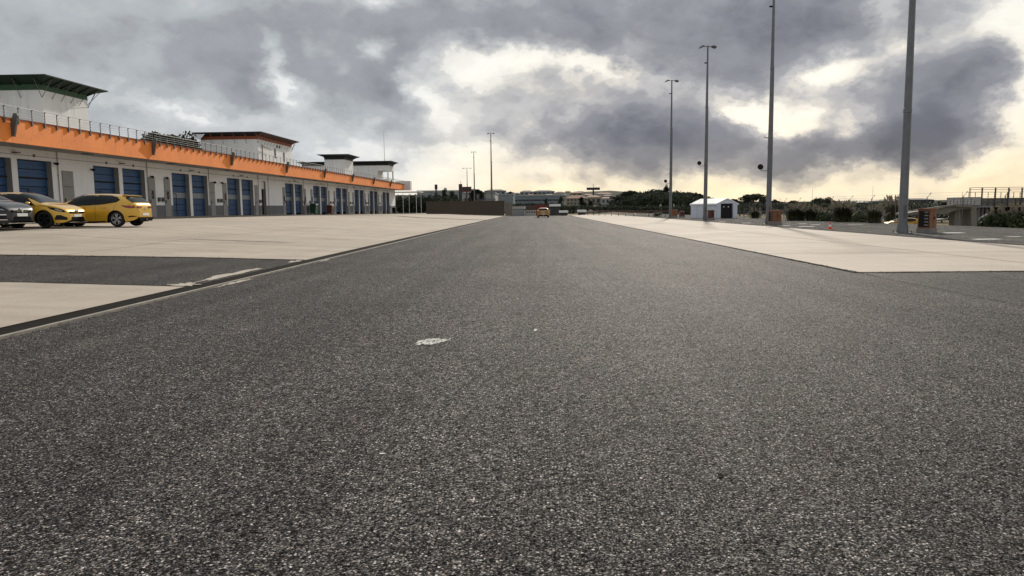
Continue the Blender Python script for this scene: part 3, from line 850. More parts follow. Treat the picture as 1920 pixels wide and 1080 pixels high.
# ---------------------------------------------------------------- cars
def crom(tab, x):
    """smooth interpolation through table points (x ascending)"""
    n = len(tab)
    if x <= tab[0][0]: return tab[0][1]
    if x >= tab[-1][0]: return tab[-1][1]
    for i in range(n-1):
        if x <= tab[i+1][0]: break
    x0, y0 = tab[i]; x1, y1 = tab[i+1]; h = x1-x0; t = (x-x0)/h
    d = (y1-y0)/h
    m0 = d if i == 0 else (0 if (y0-tab[i-1][1])*(y1-y0) <= 0 else .5*(d+(y0-tab[i-1][1])/(x0-tab[i-1][0])))
    m1 = d if i == n-2 else (0 if (tab[i+2][1]-y1)*(y1-y0) <= 0 else .5*(d+(tab[i+2][1]-y1)/(tab[i+2][0]-x1)))
    return (2*t**3-3*t*t+1)*y0 + (t**3-2*t*t+t)*h*m0 + (-2*t**3+3*t*t)*y1 + (t**3-t*t)*h*m1
class Shape:
    def __init__(s, zs=1.0):
        s.zs = zs
        s.top = [(-2.18,.66),(-2.16,.84),(-2.12,.96),(-2.02,1.045),(-1.84,1.20),(-1.66,1.335),(-1.52,1.375),(-1.1,1.42),(-.4,1.445),(.15,1.425),(.50,1.355),(.85,1.20),(1.20,1.02),(1.32,.975),(1.7,.90),(1.95,.81),(2.08,.72),(2.15,.62),(2.18,.52)]
        s.belt = [(-2.18,.60),(-2.12,.80),(-2.0,.93),(-1.8,.99),(-1.2,.965),(0,.92),(.9,.88),(1.3,.86),(1.7,.81),(2.0,.70),(2.12,.60),(2.18,.46)]
        s.low = [(-2.18,.40),(-2.1,.31),(-1.95,.25),(-1.6,.20),(1.6,.18),(1.95,.19),(2.12,.24),(2.18,.30)]
        s.w = [(-2.18,.48),(-2.14,.63),(-2.05,.76),(-1.9,.85),(-1.6,.915),(-1.2,.925),(-.7,.90),(.5,.895),(1.0,.91),(1.4,.915),(1.7,.885),(1.95,.80),(2.08,.70),(2.15,.58),(2.18,.46)]
        s.ax = (-1.335, 1.335); s.R = .375; s.wr = .335
    def ztop(s, x): return crom(s.top, x)*s.zs
    def zb(s, x): return min(crom(s.belt, x)*s.zs, s.ztop(x)-.03)
    def zl(s, x):
        z = crom(s.low, x)
        for a in s.ax:
            d = abs(x-a)
            if d < s.R: z = max(z, s.wr + math.sqrt(s.R**2-d*d))
        return z
    def W(s, x): return crom(s.w, x)
    def side_y(s, x, z):
        """half width at height z"""
        zb, zt, w = s.zb(x), s.ztop(x), s.W(x)
        if z <= zb:
            t = (z-.2)/(zb-.2)
            return w*(.955+.045*math.sin(math.pi*min(1,max(0,t*.9+.12)))) if t > 0 else w*.955
        q = min(.999, (z-zb)/(zt-zb))
        green = min(1, max(0, (zt-zb-.15)/.2))
        return w*(1-q**4)**.25*(1-(.05+.19*green)*q)*.985
    def section(s, x, nl=9, ng=14):
        out = []
        zl, zb, zt = s.zl(x), s.zb(x), s.ztop(x)
        for i in range(nl):
            z = zl+(zb-zl)*i/(nl-1)
            out.append((s.side_y(x, z), z))
        green = min(1, max(0, (zt-zb-.15)/.2)); w = s.W(x)
        for i in range(1, ng+1):
            th = math.pi/2*i/ng
            q = math.sin(th)**.5; c = max(0, math.cos(th))**.5
            out.append((w*c*(1-(.05+.19*green)*q)*.985 if i < ng else 0, zb+(zt-zb)*q))
        return out
def body_mesh(s, name, m):
    xs = [-2.18,-2.165,-2.14,-2.11,-2.08]
    x = -2.04
    while x < 2.0: xs.append(x); x += .045
    xs += [2.04,2.08,2.11,2.14,2.165,2.18]
    b = MB(); rows = []
    for x in xs:
        sec = s.section(x)
        ring = [(x, -y, z) for y, z in sec] + [(x, y, z) for y, z in sec[-2::-1]]
        rows.append(ring)
    n = len(rows[0])
    for r_ in rows: b.v += r_
    for i in range(len(rows)-1):
        for k in range(n-1):
            b.f.append((i*n+k, (i+1)*n+k, (i+1)*n+k+1, i*n+k+1)); b.m.append(0)
    for i0 in (0, (len(rows)-1)*n):
        h = n//2
        for k in range(h): 
            f = (i0+k, i0+k+1, i0+n-2-k, i0+n-1-k) if k+1 != n-2-k else (i0+k, i0+k+1, i0+n-1-k)
            b.f.append(f); b.m.append(0)
    return b.mesh(name, m, smooth=50)
def side_patch(s, name, m, poly, parent, off=.008, sides=(-1, 1), step=.07, **kw):
    bm = bmesh.new()
    f = bm.faces.new([bm.verts.new((x, 0, z*s.zs)) for x, z in poly])
    xs = [p[0] for p in poly]; zs_ = [p[1]*s.zs for p in poly]
    for ax, lo, hi in (((1,0,0), min(xs), max(xs)), ((0,0,1), min(zs_), max(zs_))):
        v = lo + step
        while v < hi:
            bmesh.ops.bisect_plane(bm, geom=bm.verts[:]+bm.edges[:]+bm.faces[:], plane_co=(v*ax[0], 0, v*ax[2]), plane_no=ax)
            v += step
    bmesh.ops.triangulate(bm, faces=bm.faces[:])
    co = [v.co.copy() for v in bm.verts]; fs = [tuple(v.index for v in f.verts) for f in bm.faces]
    bm.verts.index_update()
    fs = [tuple(v.index for v in f.verts) for f in bm.faces]; bm.free()
    out = []
    for sd_ in sides:
        b = MB(); b.add([(c.x, sd_*(s.side_y(c.x, c.z)+off), c.z) for c in co], fs)
        me = b.mesh(name, m, fix=False)
        bm = bmesh.new(); bm.from_mesh(me); bm.normal_update()
        for f in bm.faces:
            if f.normal.y*sd_ < 0: f.normal_flip()
        bm.to_mesh(me); bm.free(); me.shade_smooth()
        out.append(link(name, me, parent, **kw))
    return out
def top_patch(s, name, m, xa, xb, th0, parent, off=.010, n=9, k=14, **kw):
    b = MB()
    for i in range(n+1):
        x = xa+(xb-xa)*i/n
        zb, zt, w = s.zb(x), s.ztop(x), s.W(x)
        sl_ = (s.ztop(x+.01)-s.ztop(x-.01))/.02; nn = Vector((-sl_, 0, 1)).normalized()
        green = min(1, max(0, (zt-zb-.15)/.2))
        for j in range(-k, k+1):
            th = math.pi/2*(1-(1-th0)*abs(j)/k)
            q = math.sin(th)**.5; c = max(0, math.cos(th))**.5
            y = w*c*(1-(.05+.19*green)*q)*.985*(1 if j > 0 else -1) if j else 0
            b.v.append((x+nn.x*off, y, zb+(zt-zb)*q+nn.z*off))
    w_ = 2*k+1
    for i in range(n):
        for j in range(w_-1): b.f.append((i*w_+j, (i+1)*w_+j, (i+1)*w_+j+1, i*w_+j+1)); b.m.append(0)
    return b.build(name, m, parent, smooth=60, **kw)
def wheel(parent, x, y, r, side, rimm):
    b = MB(); w = .11
    b.lathe([(r*.70,-w),(r*.86,-w),(r*.97,-w*.8),(r,-w*.5),(r,w*.5),(r*.97,w*.8),(r*.86,w),(r*.70,w),(r*.68,w*.6),(r*.68,-w*.6),(r*.70,-w)], (0,0,0), 'Y', 28)
    t = b.build('wheel', M['tyre'], parent, smooth=40, loc=(x, y, r))
    b = MB(); o = side*w*.72
    b.lathe([(r*.72, o+.012*side),(r*.72,o-.03*side),(r*.66,o-.03*side),(r*.66,o+.012*side),(r*.72,o+.012*side)], (0,0,0), 'Y', 28)
    b.lathe([(0,o+.006*side),(r*.15,o+.006*side),(r*.17,o-.03*side)], (0,0,0), 'Y', 12)
    for k in range(5):
        a = 2*math.pi*k/5+.3
        for da in (-.16, .16):
            p = [(r*.12, a), (r*.70, a+da)]
            c0 = Vector((math.cos(a)*r*.12, math.sin(a)*r*.12)); c1 = Vector((math.cos(a+da*1.3)*r*.70, math.sin(a+da*1.3)*r*.70))
            dd = (c1-c0).normalized(); nn = Vector((-dd.y, dd.x))*.022
            b.prism([(c0-nn).to_tuple(), (c1-nn*.8).to_tuple(), (c1+nn*.8).to_tuple(), (c0+nn).to_tuple()], o-.02, o+.008, 'xz')
    b.build('rim', rimm, t)
    MB().lathe([(0,o-.06*side),(r*.67,o-.06*side)], (0,0,0), 'Y', 20).build('shade_disc', M['hole'], t)  # near-black disc paints the shade behind the spokes
def make_car(label, paint, loc, rz, group=None, zs=1.0, cat='car', name='parked_car', rimm=None, suv=False):
    s = Shape(zs)
    if suv: s.wr = .345; s.R = .385
    T = thing(name, label, cat, loc, rz, group)
    body = link('body', body_mesh(s, 'body', paint), T)
    # inside of the arches and the floor
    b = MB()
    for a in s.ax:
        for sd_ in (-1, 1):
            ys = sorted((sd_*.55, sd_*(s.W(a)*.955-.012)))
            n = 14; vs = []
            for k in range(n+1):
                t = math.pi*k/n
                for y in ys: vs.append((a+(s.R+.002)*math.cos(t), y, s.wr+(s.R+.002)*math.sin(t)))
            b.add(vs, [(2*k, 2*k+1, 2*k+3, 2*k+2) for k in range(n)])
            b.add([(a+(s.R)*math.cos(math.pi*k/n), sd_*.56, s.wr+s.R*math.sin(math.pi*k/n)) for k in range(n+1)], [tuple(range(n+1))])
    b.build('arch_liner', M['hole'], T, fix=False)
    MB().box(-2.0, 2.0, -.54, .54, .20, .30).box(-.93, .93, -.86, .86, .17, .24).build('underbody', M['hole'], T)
    for a in s.ax:
        for sd_ in (-1, 1): wheel(T, a, sd_*(s.W(a)*.955-.125), s.wr, sd_, rimm or M['rim'])
    # glass
    side_patch(s, 'window_trim', M['black'], [(1.02,.895),(.50,1.285),(.20,1.365),(-.40,1.385),(-1.05,1.355),(-1.38,1.275),(-1.53,1.15),(-1.38,1.06),(-.7,.965)], T, .006)
    side_patch(s, 'side_window', M['glass'], [(.90,.93),(.48,1.255),(.18,1.335),(-.40,1.355),(-.42,.955),(0,.935)], T, .012)
    side_patch(s, 'side_window', M['glass'], [(-.48,.965),(-.46,1.355),(-1.03,1.325),(-1.33,1.25),(-1.45,1.15),(-1.32,1.08),(-.8,.995)], T, .012)
    top_patch(s, 'windscreen', M['glass'], .24, 1.20, .36, T)
    top_patch(s, 'rear_window', M['glass'], -2.01, -1.70, .34, T, n=5)
    for sd_ in (-1, 1):
        MB().box(-2.188, -2.10, *sorted((sd_*.30, sd_*.60)), .80*zs, .87*zs).build('tail_light', M['red'], T)
    # roof spoiler
    zsp = s.ztop(-1.55)
    MB().prism([(-1.50,zsp-.02),(-1.76,zsp-.05),(-1.77,zsp-.02),(-1.50,zsp+.018)], -.58, .58).build('spoiler', paint, T)
    # mirrors
    for sd_ in (-1, 1):
        ym = sd_*(s.side_y(.78, .95*s.zs)+.10)
        MB().ball((.78, ym, .98*s.zs), (.08,.11,.065), 10, 6).tube([(.80, ym-sd_*.12, .93*s.zs), (.78, ym, .95*s.zs)], .02, 5).build('mirror', paint, T, smooth=60)
    for sd_ in (-1, 1):
        for xh in (.12, -.82):
            yh = sd_*(s.side_y(xh, .82*s.zs)+.012)
            MB().box(xh-.11, xh+.11, yh-.014, yh+.014, .805*s.zs, .84*s.zs).build('door_handle', paint, T)
    for xh, sl_ in ((.98,0),(-.44,0),(-1.22,.12)):
        side_patch(s, 'door_seam', M['black'], [(xh,.28),(xh+.012,.28),(xh+.012+sl_*.2,.6),(xh+.012-sl_,.93),(xh-sl_,.93),(xh+sl_*.2,.6)], T, .002)
    side_patch(s, 'sill', M['black'], [(-.90,.185),(.90,.175),(.90,.245),(-.90,.255)], T, .006)
    # lamps
    side_patch(s, 'headlight', M['black'], [(2.09,.60),(2.12,.66),(1.98,.735),(1.70,.80),(1.50,.83),(1.62,.735),(1.90,.64)], T, .006)
    side_patch(s, 'headlight_lens', M['lens'], [(2.08,.625),(1.97,.705),(1.78,.76),(1.80,.715),(1.95,.65)], T, .011)
    side_patch(s, 'tail_light', M['red'], [(-2.14,.80),(-2.145,.89),(-2.0,.905),(-1.60,.92),(-1.62,.885),(-1.78,.815),(-1.95,.79)], T, .008)
    if paint is M['yellow']: 
        side_patch(s, 'front_vent', M['black'], [(2.13,.30),(2.14,.40),(1.98,.50),(1.84,.50),(1.76,.36),(1.78,.31)], T, .006)
        side_patch(s, 'rear_vent', M['black'], [(-2.12,.42),(-2.13,.46),(-1.96,.47),(-1.84,.43),(-1.86,.40)], T, .006)
    else:
        side_patch(s, 'fog_light_surround', M['chrome'], [(2.12,.30),(2.12,.33),(1.92,.33),(1.86,.40),(1.93,.47),(2.10,.47),(2.10,.50),(1.90,.50),(1.81,.40),(1.89,.30)], T, .010)
        side_patch(s, 'fog_light', M['black'], [(2.11,.34),(1.93,.34),(1.88,.40),(1.94,.46),(2.09,.46)], T, .006)
    # front face
    z = s.zs
    b = MB()
    b.prism([(-.44,.56*z),(.44,.56*z),(.50,.615*z),(.46,.65*z),(-.46,.65*z),(-.50,.615*z)], 2.135, 2.186, 'yz').build('grille', M['hole'], T)
    MB().prism([(-.40,.27),(.40,.27),(.46,.36*z),(.40,.42*z),(-.40,.42*z),(-.46,.36*z)], 2.12, 2.184, 'yz').build('lower_intake', M['hole'], T)
    MB().prism([(0,.54*z),(.062,.63*z),(0,.72*z),(-.062,.63*z)], 2.10, 2.205, 'yz').build('diamond_emblem', M['chrome'], T)
    for sgn in (-1, 1):
        MB().prism([(sgn*.09,.595*z),(sgn*.47,.615*z),(sgn*.47,.63*z),(sgn*.09,.61*z)], 2.14, 2.195, 'yz').build('grille_bar', M['chrome'], T)
    MB().box(2.18, 2.196, -.26, .26, .425*z, .53*z).build('number_plate', M['plate'], T)
    MB().prism([(1.90,.175),(2.22,.20),(2.22,.225),(1.90,.24)], -.62, .62).build('splitter', M['chrome'] if suv or paint is M['yellow'] else M['black'], T)
    # rear face
    MB().prism([(-.50,.235),(.50,.235),(.60,.40),(-.60,.40)], -2.20, -2.05, 'yz').build('diffuser', M['hole'], T)
    MB().box(-2.195, -2.18, -.26, .26, .47*z, .58*z).build('number_plate', M['plate'], T)
    MB().prism([(0,.70*z),(.06,.775*z),(0,.85*z),(-.06,.775*z)], -2.19, -2.12, 'yz').build('diamond_emblem', M['chrome'], T)
    MB().tube([(-2.02,0,.30),(-2.23,0,.30)], .055, 10).build('exhaust_pipe', M['chrome'], T)
    return T
def place_car(label, paint, x, y, rz, **kw): 
    return make_car(label, paint, (x, y, zg(x, y)+.012), rz, **kw)
place_car('yellow hatchback parked facing the garages with its tail towards the road', M['yellow'], -19.5, 32.7, R(180), group='cars parked on the apron')
place_car('yellow hatchback with its nose to the road, parked beside the dark crossover', M['yellow'], -20.98, 30.1, R(1), group='cars parked on the apron', rimm=M['drim'])
place_car('dark grey crossover with chrome fog lamp surrounds, nearest of the parked cars', M['grey'], -21.55, 27.8, R(-4), group='cars parked on the apron', zs=1.09, suv=True)
place_car('yellow hatchback in shade-darkened paint driving away far down the road, seen from behind', M['yellow_shaded'], .95, 111, R(90), name='driving_car')
place_car('yellow car on the low ground behind the nearest mast and the pampas grass', M['yellow'], 46.9, 98, R(176), name='distant_car')

# ---------------------------------------------------------------- light masts
PX_ = 16.8
def mast_parts(T, H=16.8, bracket=False, horn=True, arm=.82, horn_z=5.0):
    MB().tube([(0,0,0),(0,0,.25),(0,0,.5),(0,0,H*.33),(0,0,H*.66),(0,0,H)], [.26,.24,.195,.165,.125,.075], 12).build('shaft', M['pole'], T, smooth=50)
    MB().box(-.34,.34,-.34,.34,-.05,.03).build('base_plate', M['dsteel'], T)
    for a, c in ((-.27,-.27),(.27,-.27),(.27,.27),(-.27,.27)): MB().tube([(a,c,.03),(a,c,.12)], .022, 6).build('anchor_bolt', M['dsteel'], T)
    MB().tube([(-arm*.9,0,H+.06),(arm*.9,0,H+.06)], .035, 6).tube([(0,0,H),(0,0,H+.16)], .05, 6).build('cross_arm', M['dsteel'], T)
    for sx in (-1, 1):
        for sy in (-.16, .16):
            MB().prism([(sx*arm*.45,H+.10),(sx*arm*.75,H+.13),(sx*arm*1.0,H-.02),(sx*arm*.97,H-.10),(sx*arm*.6,H+.0)], sy-.12, sy+.12).build('lamp_head', M['dsteel'], T)
    MB().box(-.3,-.05,-.05,.05,H-1.55,H-1.45).build('sensor', M['black'], T)
    for q, r_ in ((.33, .185), (.66, .145)): MB().lathe([(r_-.03,H*q-.12),(r_,H*q-.10),(r_-.005,H*q+.10),(r_-.035,H*q+.12)], n=12).build('joint_collar', M['pole'], T)
    MB().tube([(.20,.03,.5),(.19,.03,H*.33),(.15,.03,H*.66)], .014, 4).build('cable', M['black'], T)
    MB().box(-.07,.07,-.21,-.19,.7,1.3).build('access_door', M['dsteel'], T)
    if horn:
        h = MB().tube([(-.12,0,horn_z),(-.62,0,horn_z),(-.62,0,horn_z+.22)], .022, 6).build('horn_arm', M['dsteel'], T)
        b = MB()
        b.tube([(-.50,.16,horn_z+.30),(-.60,.02,horn_z+.33),(-.70,-.12,horn_z+.28)], [.07,.10,.19], 14)
        b.tube([(-.70,-.12,horn_z+.28),(-.72,-.15,horn_z+.27)], [.19,.21], 14).build('horn_speaker', M['black'], T, smooth=50)
    if bracket: MB().tube([(-.1,0,bracket),(-.42,0,bracket),(-.42,0,bracket+.1)], .025, 6).build('bracket', M['dsteel'], T)
for i, (y, lab, br, hz) in enumerate([(35, 'light mast nearest the camera, its head above the picture, beside the brown cabinet', False, 9.0),
        (55, 'second light mast from the camera, with a horn speaker and a bare bracket', 6.2, 3.85),
        (75.5, 'light mast in front of the white tent, two lamp arms on top', False, 5.35),
        (95, 'farthest light mast of the row right of the road, two lamp arms on top', False, 4.3)]):
    T = thing('light_mast', lab, 'light mast', (PX_, y, zg(PX_, y)), R(3*i), 'light masts right of the road')
    mast_parts(T, bracket=br, horn=(i > 0), horn_z=hz)
for x, y, lab, H in [(-9.4, 157, 'tall light mast behind the brown wall, nearest of the left masts', 16.8), (-17.3, 209, 'light mast left of the tall one behind the brown wall', 16.8),
                     (-23.6, 256, 'faint far light mast beyond the brown wall, leftmost of the three', 16.0)]:
    T = thing('light_mast', lab, 'light mast', (x, y, zg(x, y)), 0, 'light masts beyond the brown wall')
    mast_parts(T, H=H, horn=False, arm=.75 if y < 250 else 1.6)

# cabinets at the mast feet
def cabinet(x, y, w, d_, h, rz, label, vents=True, m='cab', pl=.22):
    T = thing('electrical_cabinet', label, 'cabinet', (x, y, zg(x, y)), rz)
    MB().box(-w/2-.03, w/2+.03, -d_/2-.03, d_/2+.03, -.05, pl).build('plinth', M['plinth'], T)
    MB().box(-w/2, w/2, -d_/2, d_/2, pl+.002, h-.05).build('cabinet_body', M[m], T)
    MB().box(-w/2-.03, w/2+.03, -d_/2-.03, d_/2+.03, h-.05, h).build('cabinet_roof', M[m], T)
    MB().box(-.012, .012, -d_/2-.006, -d_/2, pl+.05, h-.1).build('door_joint', M['black'], T)
    MB().box(.05, .09, -d_/2-.03, -d_/2-.002, h*.55, h*.55+.12).build('handle', M['black'], T)
    if vents:
        MB().box(-w/2-.008, -w/2-.001, -d_/2+.05, d_/2-.05, pl+.06, h-.12).build('side_door', M['black'], T)
        for k in range(5):
            MB().box(-w/2-.035, -w/2-.010, -d_/2+.08, -.03, pl+.12+k*.145, pl+.18+k*.145).build('louvre', M['plinth'], T)
    return T
cabinet(17.95, 35.1, .62, .55, 1.13, R(38), 'brown cabinet with side louvres beside the nearest mast')
cabinet(16.95, 54.0, .72, .5, 1.02, R(20), 'brown cabinet in front of the second mast from the camera')
cabinet(17.1, 74.3, .5, .4, 1.0, R(20), 'narrow dark red cabinet at the mast by the tent', False, 'cab2')
cabinet(17.0, 93.6, .7, .5, 1.05, R(5), 'brown cabinet at the foot of the farthest mast', False)
cabinet(18.35, 95.5, .55, .5, .8, R(5), 'low dark red cabinet between the farthest mast and the tent', False, 'cab2')

# traffic cone
x, y = ground_at(1556, 429.5)
T = thing('traffic_cone', 'small orange and white traffic cone on the paddock lane', 'traffic cone', (x, y, zg(x, y)+.006))
MB().box(-.15,.15,-.15,.15,0,.03).build('cone_base', M['conecol'], T)
MB().lathe([(.115,.03),(.088,.13)], n=16).lathe([(.055,.25),(.028,.36),(0,.362)], n=16).build('cone_body', M['conecol'], T, smooth=50)
MB().lathe([(.088,.13),(.055,.25)], n=16).build('white_band', M['paint'], T, smooth=50)

# ---------------------------------------------------------------- white tent
T = thing('party_tent', 'white frame tent with a dark doorway beside the fence', 'tent', (21.6, 86, zg(21.6, 86)+.006), R(28))
T.scale = (.79, .79, .79)
L_, Wd, eh, rh = 5.6, 3.9, 2.15, 2.82
# local: x across the gable (front faces -y), y along the ridge
MB().box(-Wd/2, -Wd/2+.03, .0, L_, 0, eh).box(Wd/2-.03, Wd/2, 0, L_, 0, eh).box(-Wd/2+.03, Wd/2-.03, L_-.03, L_, 0, eh).build('tent_wall', M['whitewall'], T)
MB().box(-Wd/2, -1.15, -.0, .03, 0, eh).box(1.15, Wd/2, 0, .03, 0, eh).build('tent_front', M['whitewall'], T)
MB().prism([(-Wd/2,eh+.003),(Wd/2,eh+.003),(0,rh)], 0, .03).build('tent_gable', M['whitewall'], T)
MB().prism([(-Wd/2,eh+.003),(Wd/2,eh+.003),(0,rh)], L_-.03, L_).build('tent_gable', M['whitewall'], T)
MB().box(-1.15, 1.15, .25, .28, 0, eh-.05).build('dark_curtain', M['black'], T)
for xx_ in (-.5, .35): MB().box(xx_, xx_+.18, .22, .245, 1.55, 1.72).build('curtain_window', M['plate'], T)
for sgn in (-1, 1):
    b = MB(); n = 8; vs = []
    for k in range(n+1):
        y_ = -.12+(L_+.24)*k/n; sag = -.05*math.sin(math.pi*((k*2) % n)/n) if k % 2 else 0
        vs += [(sgn*(Wd/2+.1), y_, eh-.05), (sgn*Wd/4, y_, (eh+rh)/2+.03+sag), (0, y_, rh+.05)]
    b.add(vs, [(3*k+j, 3*k+3+j, 3*k+4+j, 3*k+1+j) for k in range(n) for j in (0, 1)])
    b.add([(v[0], v[1], v[2]-.22) if i % 3 == 0 else v for i, v in enumerate(vs)], [])
    b.box(sgn*(Wd/2+.1)-.01, sgn*(Wd/2+.1)+.01, -.12, L_+.12, eh-.25, eh-.05)
    b.build('tent_roof', M['tentroof'], T)
for k in range(1, 4): MB().box(-Wd/2-.012, -Wd/2-.002, L_*k/4-.02, L_*k/4+.02, 0, eh-.26).build('wall_seam', M['fgrey'], T)

# ---------------------------------------------------------------- fences
def run(pts, step):
    out = []; acc = 0
    for (a, c) in zip(pts, pts[1:]):
        a = Vector(a); c = Vector(c); L = (c-a).length; n = max(1, round(L/step))
        out += [a.lerp(c, k/n) for k in range(n)]
    out.append(Vector(pts[-1])); return out
pp = run([(9.6,141),(14.4,112),(19.2,99)], 4.2)
T = thing('low_fence', 'low dark rail fence in front of the sandy field', 'fence', (0,0,0))
for p in pp: z = zg(p.x, p.y); MB().box(p.x-.045, p.x+.045, p.y-.045, p.y+.045, z-.1, z+.85).build('fence_post', M['dsteel'], T)
for a, c in zip(pp, pp[1:]):
    za, zc_ = zg(a.x,a.y), zg(c.x,c.y)
    MB().tube([(a.x,a.y,za+.80),(c.x,c.y,zc_+.80)], .075, 4).build('top_rail', M['cab2'], T)
    m0, m1 = a.lerp(c,.2), a.lerp(c,.85)
    MB().tube([(m0.x,m0.y,za+.5),(m1.x,m1.y,zc_+.5)], .09, 4).build('mid_board', M['dsteel'], T)
pp = run([(26.5,108),(27.5,80),(28.2,60),(30,40),(32,32)], 4.0)
T = thing('mesh_fence', 'tall wire mesh fence with angled tops behind the pampas grass', 'fence', (0,0,0))
for p in pp:
    z = zg(p.x, p.y)
    MB().tube([(p.x,p.y,z-.1),(p.x,p.y,2.0-.2+.0*z),(p.x+.28,p.y,2.15)], .035, 5).build('fence_post', M['dsteel'], T)
for a, c in zip(pp, pp[1:]):
    for q, h in ((0,.9),(0,1.75),(.12,1.9),(.26,2.12)):
        MB().tube([(a.x+q,a.y,h),(c.x+q,c.y,h)], .005, 3).build('wire', M['dsteel'], T)
b = MB()
for a, c in zip(pp, pp[1:]):
    for k in range(16):
        u = k/16; p = a.lerp(c, u); q = a.lerp(c, min(1, u+.25)); q2 = a.lerp(c, max(0, u-.25)) 
        zz = zg(p.x,p.y)
        b.tube([(p.x,p.y,zz),(p.x,p.y,1.75)], .004, 3, False)
o = b.build('wire_mesh', M['dsteel'], T, fix=False); o['kind'] = 'stuff'
# second run of fence right of the tent
pp = run([(27.2,103),(26.6,90),(26.0,79)], 4.2)
T = thing('low_fence', 'thin post fence between the tent and the first pampas clumps', 'fence', (0,0,0))
for p in pp: z = zg(p.x, p.y); MB().box(p.x-.035, p.x+.035, p.y-.035, p.y+.035, z-.1, z+1.3).build('fence_post', M['dsteel'], T)
for a, c in zip(pp, pp[1:]):
    for h in (.5, .85): MB().tube([(a.x,a.y,zg(a.x,a.y)+h),(c.x,c.y,zg(c.x,c.y)+h)], .03, 4).build('fence_rail', M['dsteel'], T)

# ---------------------------------------------------------------- pampas grass
def pampas_meshes(seed, plumes=20, h=1.35):
    r_ = random.Random(seed)
    b = MB()
    for _ in range(950):
        a = r_.uniform(0, 6.283); rr = abs(r_.gauss(0,.22)); L = r_.uniform(.6,1.15)*h; out = r_.uniform(.15,.95)*h*.75
        x0, y0 = rr*math.cos(a), rr*math.sin(a); w = r_.uniform(.016,.034)
        pts = []
        for k in range(5):
            t = k/4
            rad = out*t**1.6; zz = L*(1-(1-t)**1.7)*(1-.28*t*t*(out/h))
            pts.append(Vector((x0+math.cos(a)*rad, y0+math.sin(a)*rad, zz)))
        side = Vector((-math.sin(a), math.cos(a), 0))
        vs = []
        for k, p in enumerate(pts):
            ww = w*(1-k/4.4); vs += [p-side*ww, p+side*ww]
        b.add(vs, [(2*k,2*k+1,2*k+3,2*k+2) for k in range(4)])
    leaf = b.mesh('blades', M['blade'], fix=False)
    b = MB()
    for _ in range(plumes):
        a = r_.uniform(0, 6.283); tilt = r_.uniform(.05,.45); L = r_.uniform(1.0,1.32)*h
        dv = Vector((math.cos(a)*tilt, math.sin(a)*tilt, 1)).normalized()
        p0 = Vector((math.cos(a)*.15, math.sin(a)*.15, .2)); p1 = p0+dv*(L-.35); p2 = p0+dv*L
        b.tube([p0, p1], .006, 3, False)
        for k in range(16):
            t = k/15; c = p1.lerp(p2, t)-dv*.05; rr = .055*math.sin(math.pi*(t*.85+.12))
            a2 = r_.uniform(0,6.283); rr *= 1.3; o_ = Vector((math.cos(a2), math.sin(a2), .3))*rr
            b.add([c, c+o_*1.0+dv*.07, c+o_*.3+dv*.14], [(0,1,2)]); o2 = Vector((-o_.y, o_.x, o_.z))
            b.add([c, c+o2+dv*.07, c+o2*.3+dv*.14], [(0,1,2)])
    pl = b.mesh('plumes', M['plume'], fix=False)
    return leaf, pl
PM = [pampas_meshes(1, 26), pampas_meshes(2, 16), pampas_meshes(3, 34, 1.45)]
PAMP = [  # px, base py, Y, width scale, height scale, variant, label
 (1416, 411, 84, .72, .75, 1, 'small brown pampas clump left of the second mast, alone by the fence'),
 (1492, 414, 68, 1.15, 1.0, 0, 'broad pampas clump just right of the second mast, full of plumes'),
 (1522, 414, 67, .8, .95, 1, 'narrow pampas clump right beside the broad first clump'),
 (1540, 414, 66, .85, .75, 1, 'low pampas clump before the dark pine clump'),
 (1580, 416, 61, 1.1, 1.05, 2, 'tallest and fullest plumed pampas clump, left of the orange cone line'),
 (1640, 418, 56, .75, .9, 0, 'slim pampas clump left of the yellow car'),
 (1676, 400, 112, 1.9, 1.9, 0, 'pampas clump right behind the yellow car, farther off than the others'),
 (1868, 428, 45, .85, .8, 1, 'brown pampas clump under the stair of the grandstand'),
 (1905, 428, 44, 1.0, .95, 2, 'big dark pampas clump at the right edge before the grandstand'),
]
for px, py, Y, ws, hs, v, lab in PAMP:
    X, _ = at(px, py, Y); zz = zg(X, Y)
    T = thing('pampas_clump', lab, 'pampas grass', (X, Y, zz), rnd.uniform(0, 6), 'pampas clumps along the paddock lane')
    link('blades', PM[v][0], T); link('plumes', PM[v][1], T)
    T.scale = (ws*1.3, ws*1.3, hs*.80 * (1 + max(0, -zz)*.3))
# low shrubs in between
def shrub_mesh(seed, n=900, sx=1, sz=.5, m='leafm', leaf=.07):
    r_ = random.Random(seed); b = MB()
    cl = [(r_.uniform(-.75,.75)*sx, r_.uniform(-.4,.4), r_.uniform(.15,.75)*sz, r_.uniform(.25,.45)) for _ in range(9)]
    for _ in range(n):
        cx, cy, cz, cr = r_.choice(cl)
        d_ = Vector((r_.gauss(0,1), r_.gauss(0,1), r_.gauss(0,1))).normalized()*cr*r_.uniform(.6,1.05)
        p = Vector((cx, cy, cz))+Vector((d_.x, d_.y, d_.z*.8))
        if p.z < 0: p.z = abs(p.z)*.5
        u = Vector((r_.gauss(0,1), r_.gauss(0,1), r_.gauss(0,1))).normalized(); v = u.orthogonal().normalized(); s_ = leaf*r_.uniform(.6,1.4)
        b.add([p-u*s_, p+v*s_*.6, p+u*s_, p-v*s_*.6], [(0,1,2,3)])
    return b.mesh('foliage', M[m], fix=False)
SH = [shrub_mesh(11), shrub_mesh(12, 1100, 1.2, .6), shrub_mesh(13, 800, .8, .7)]
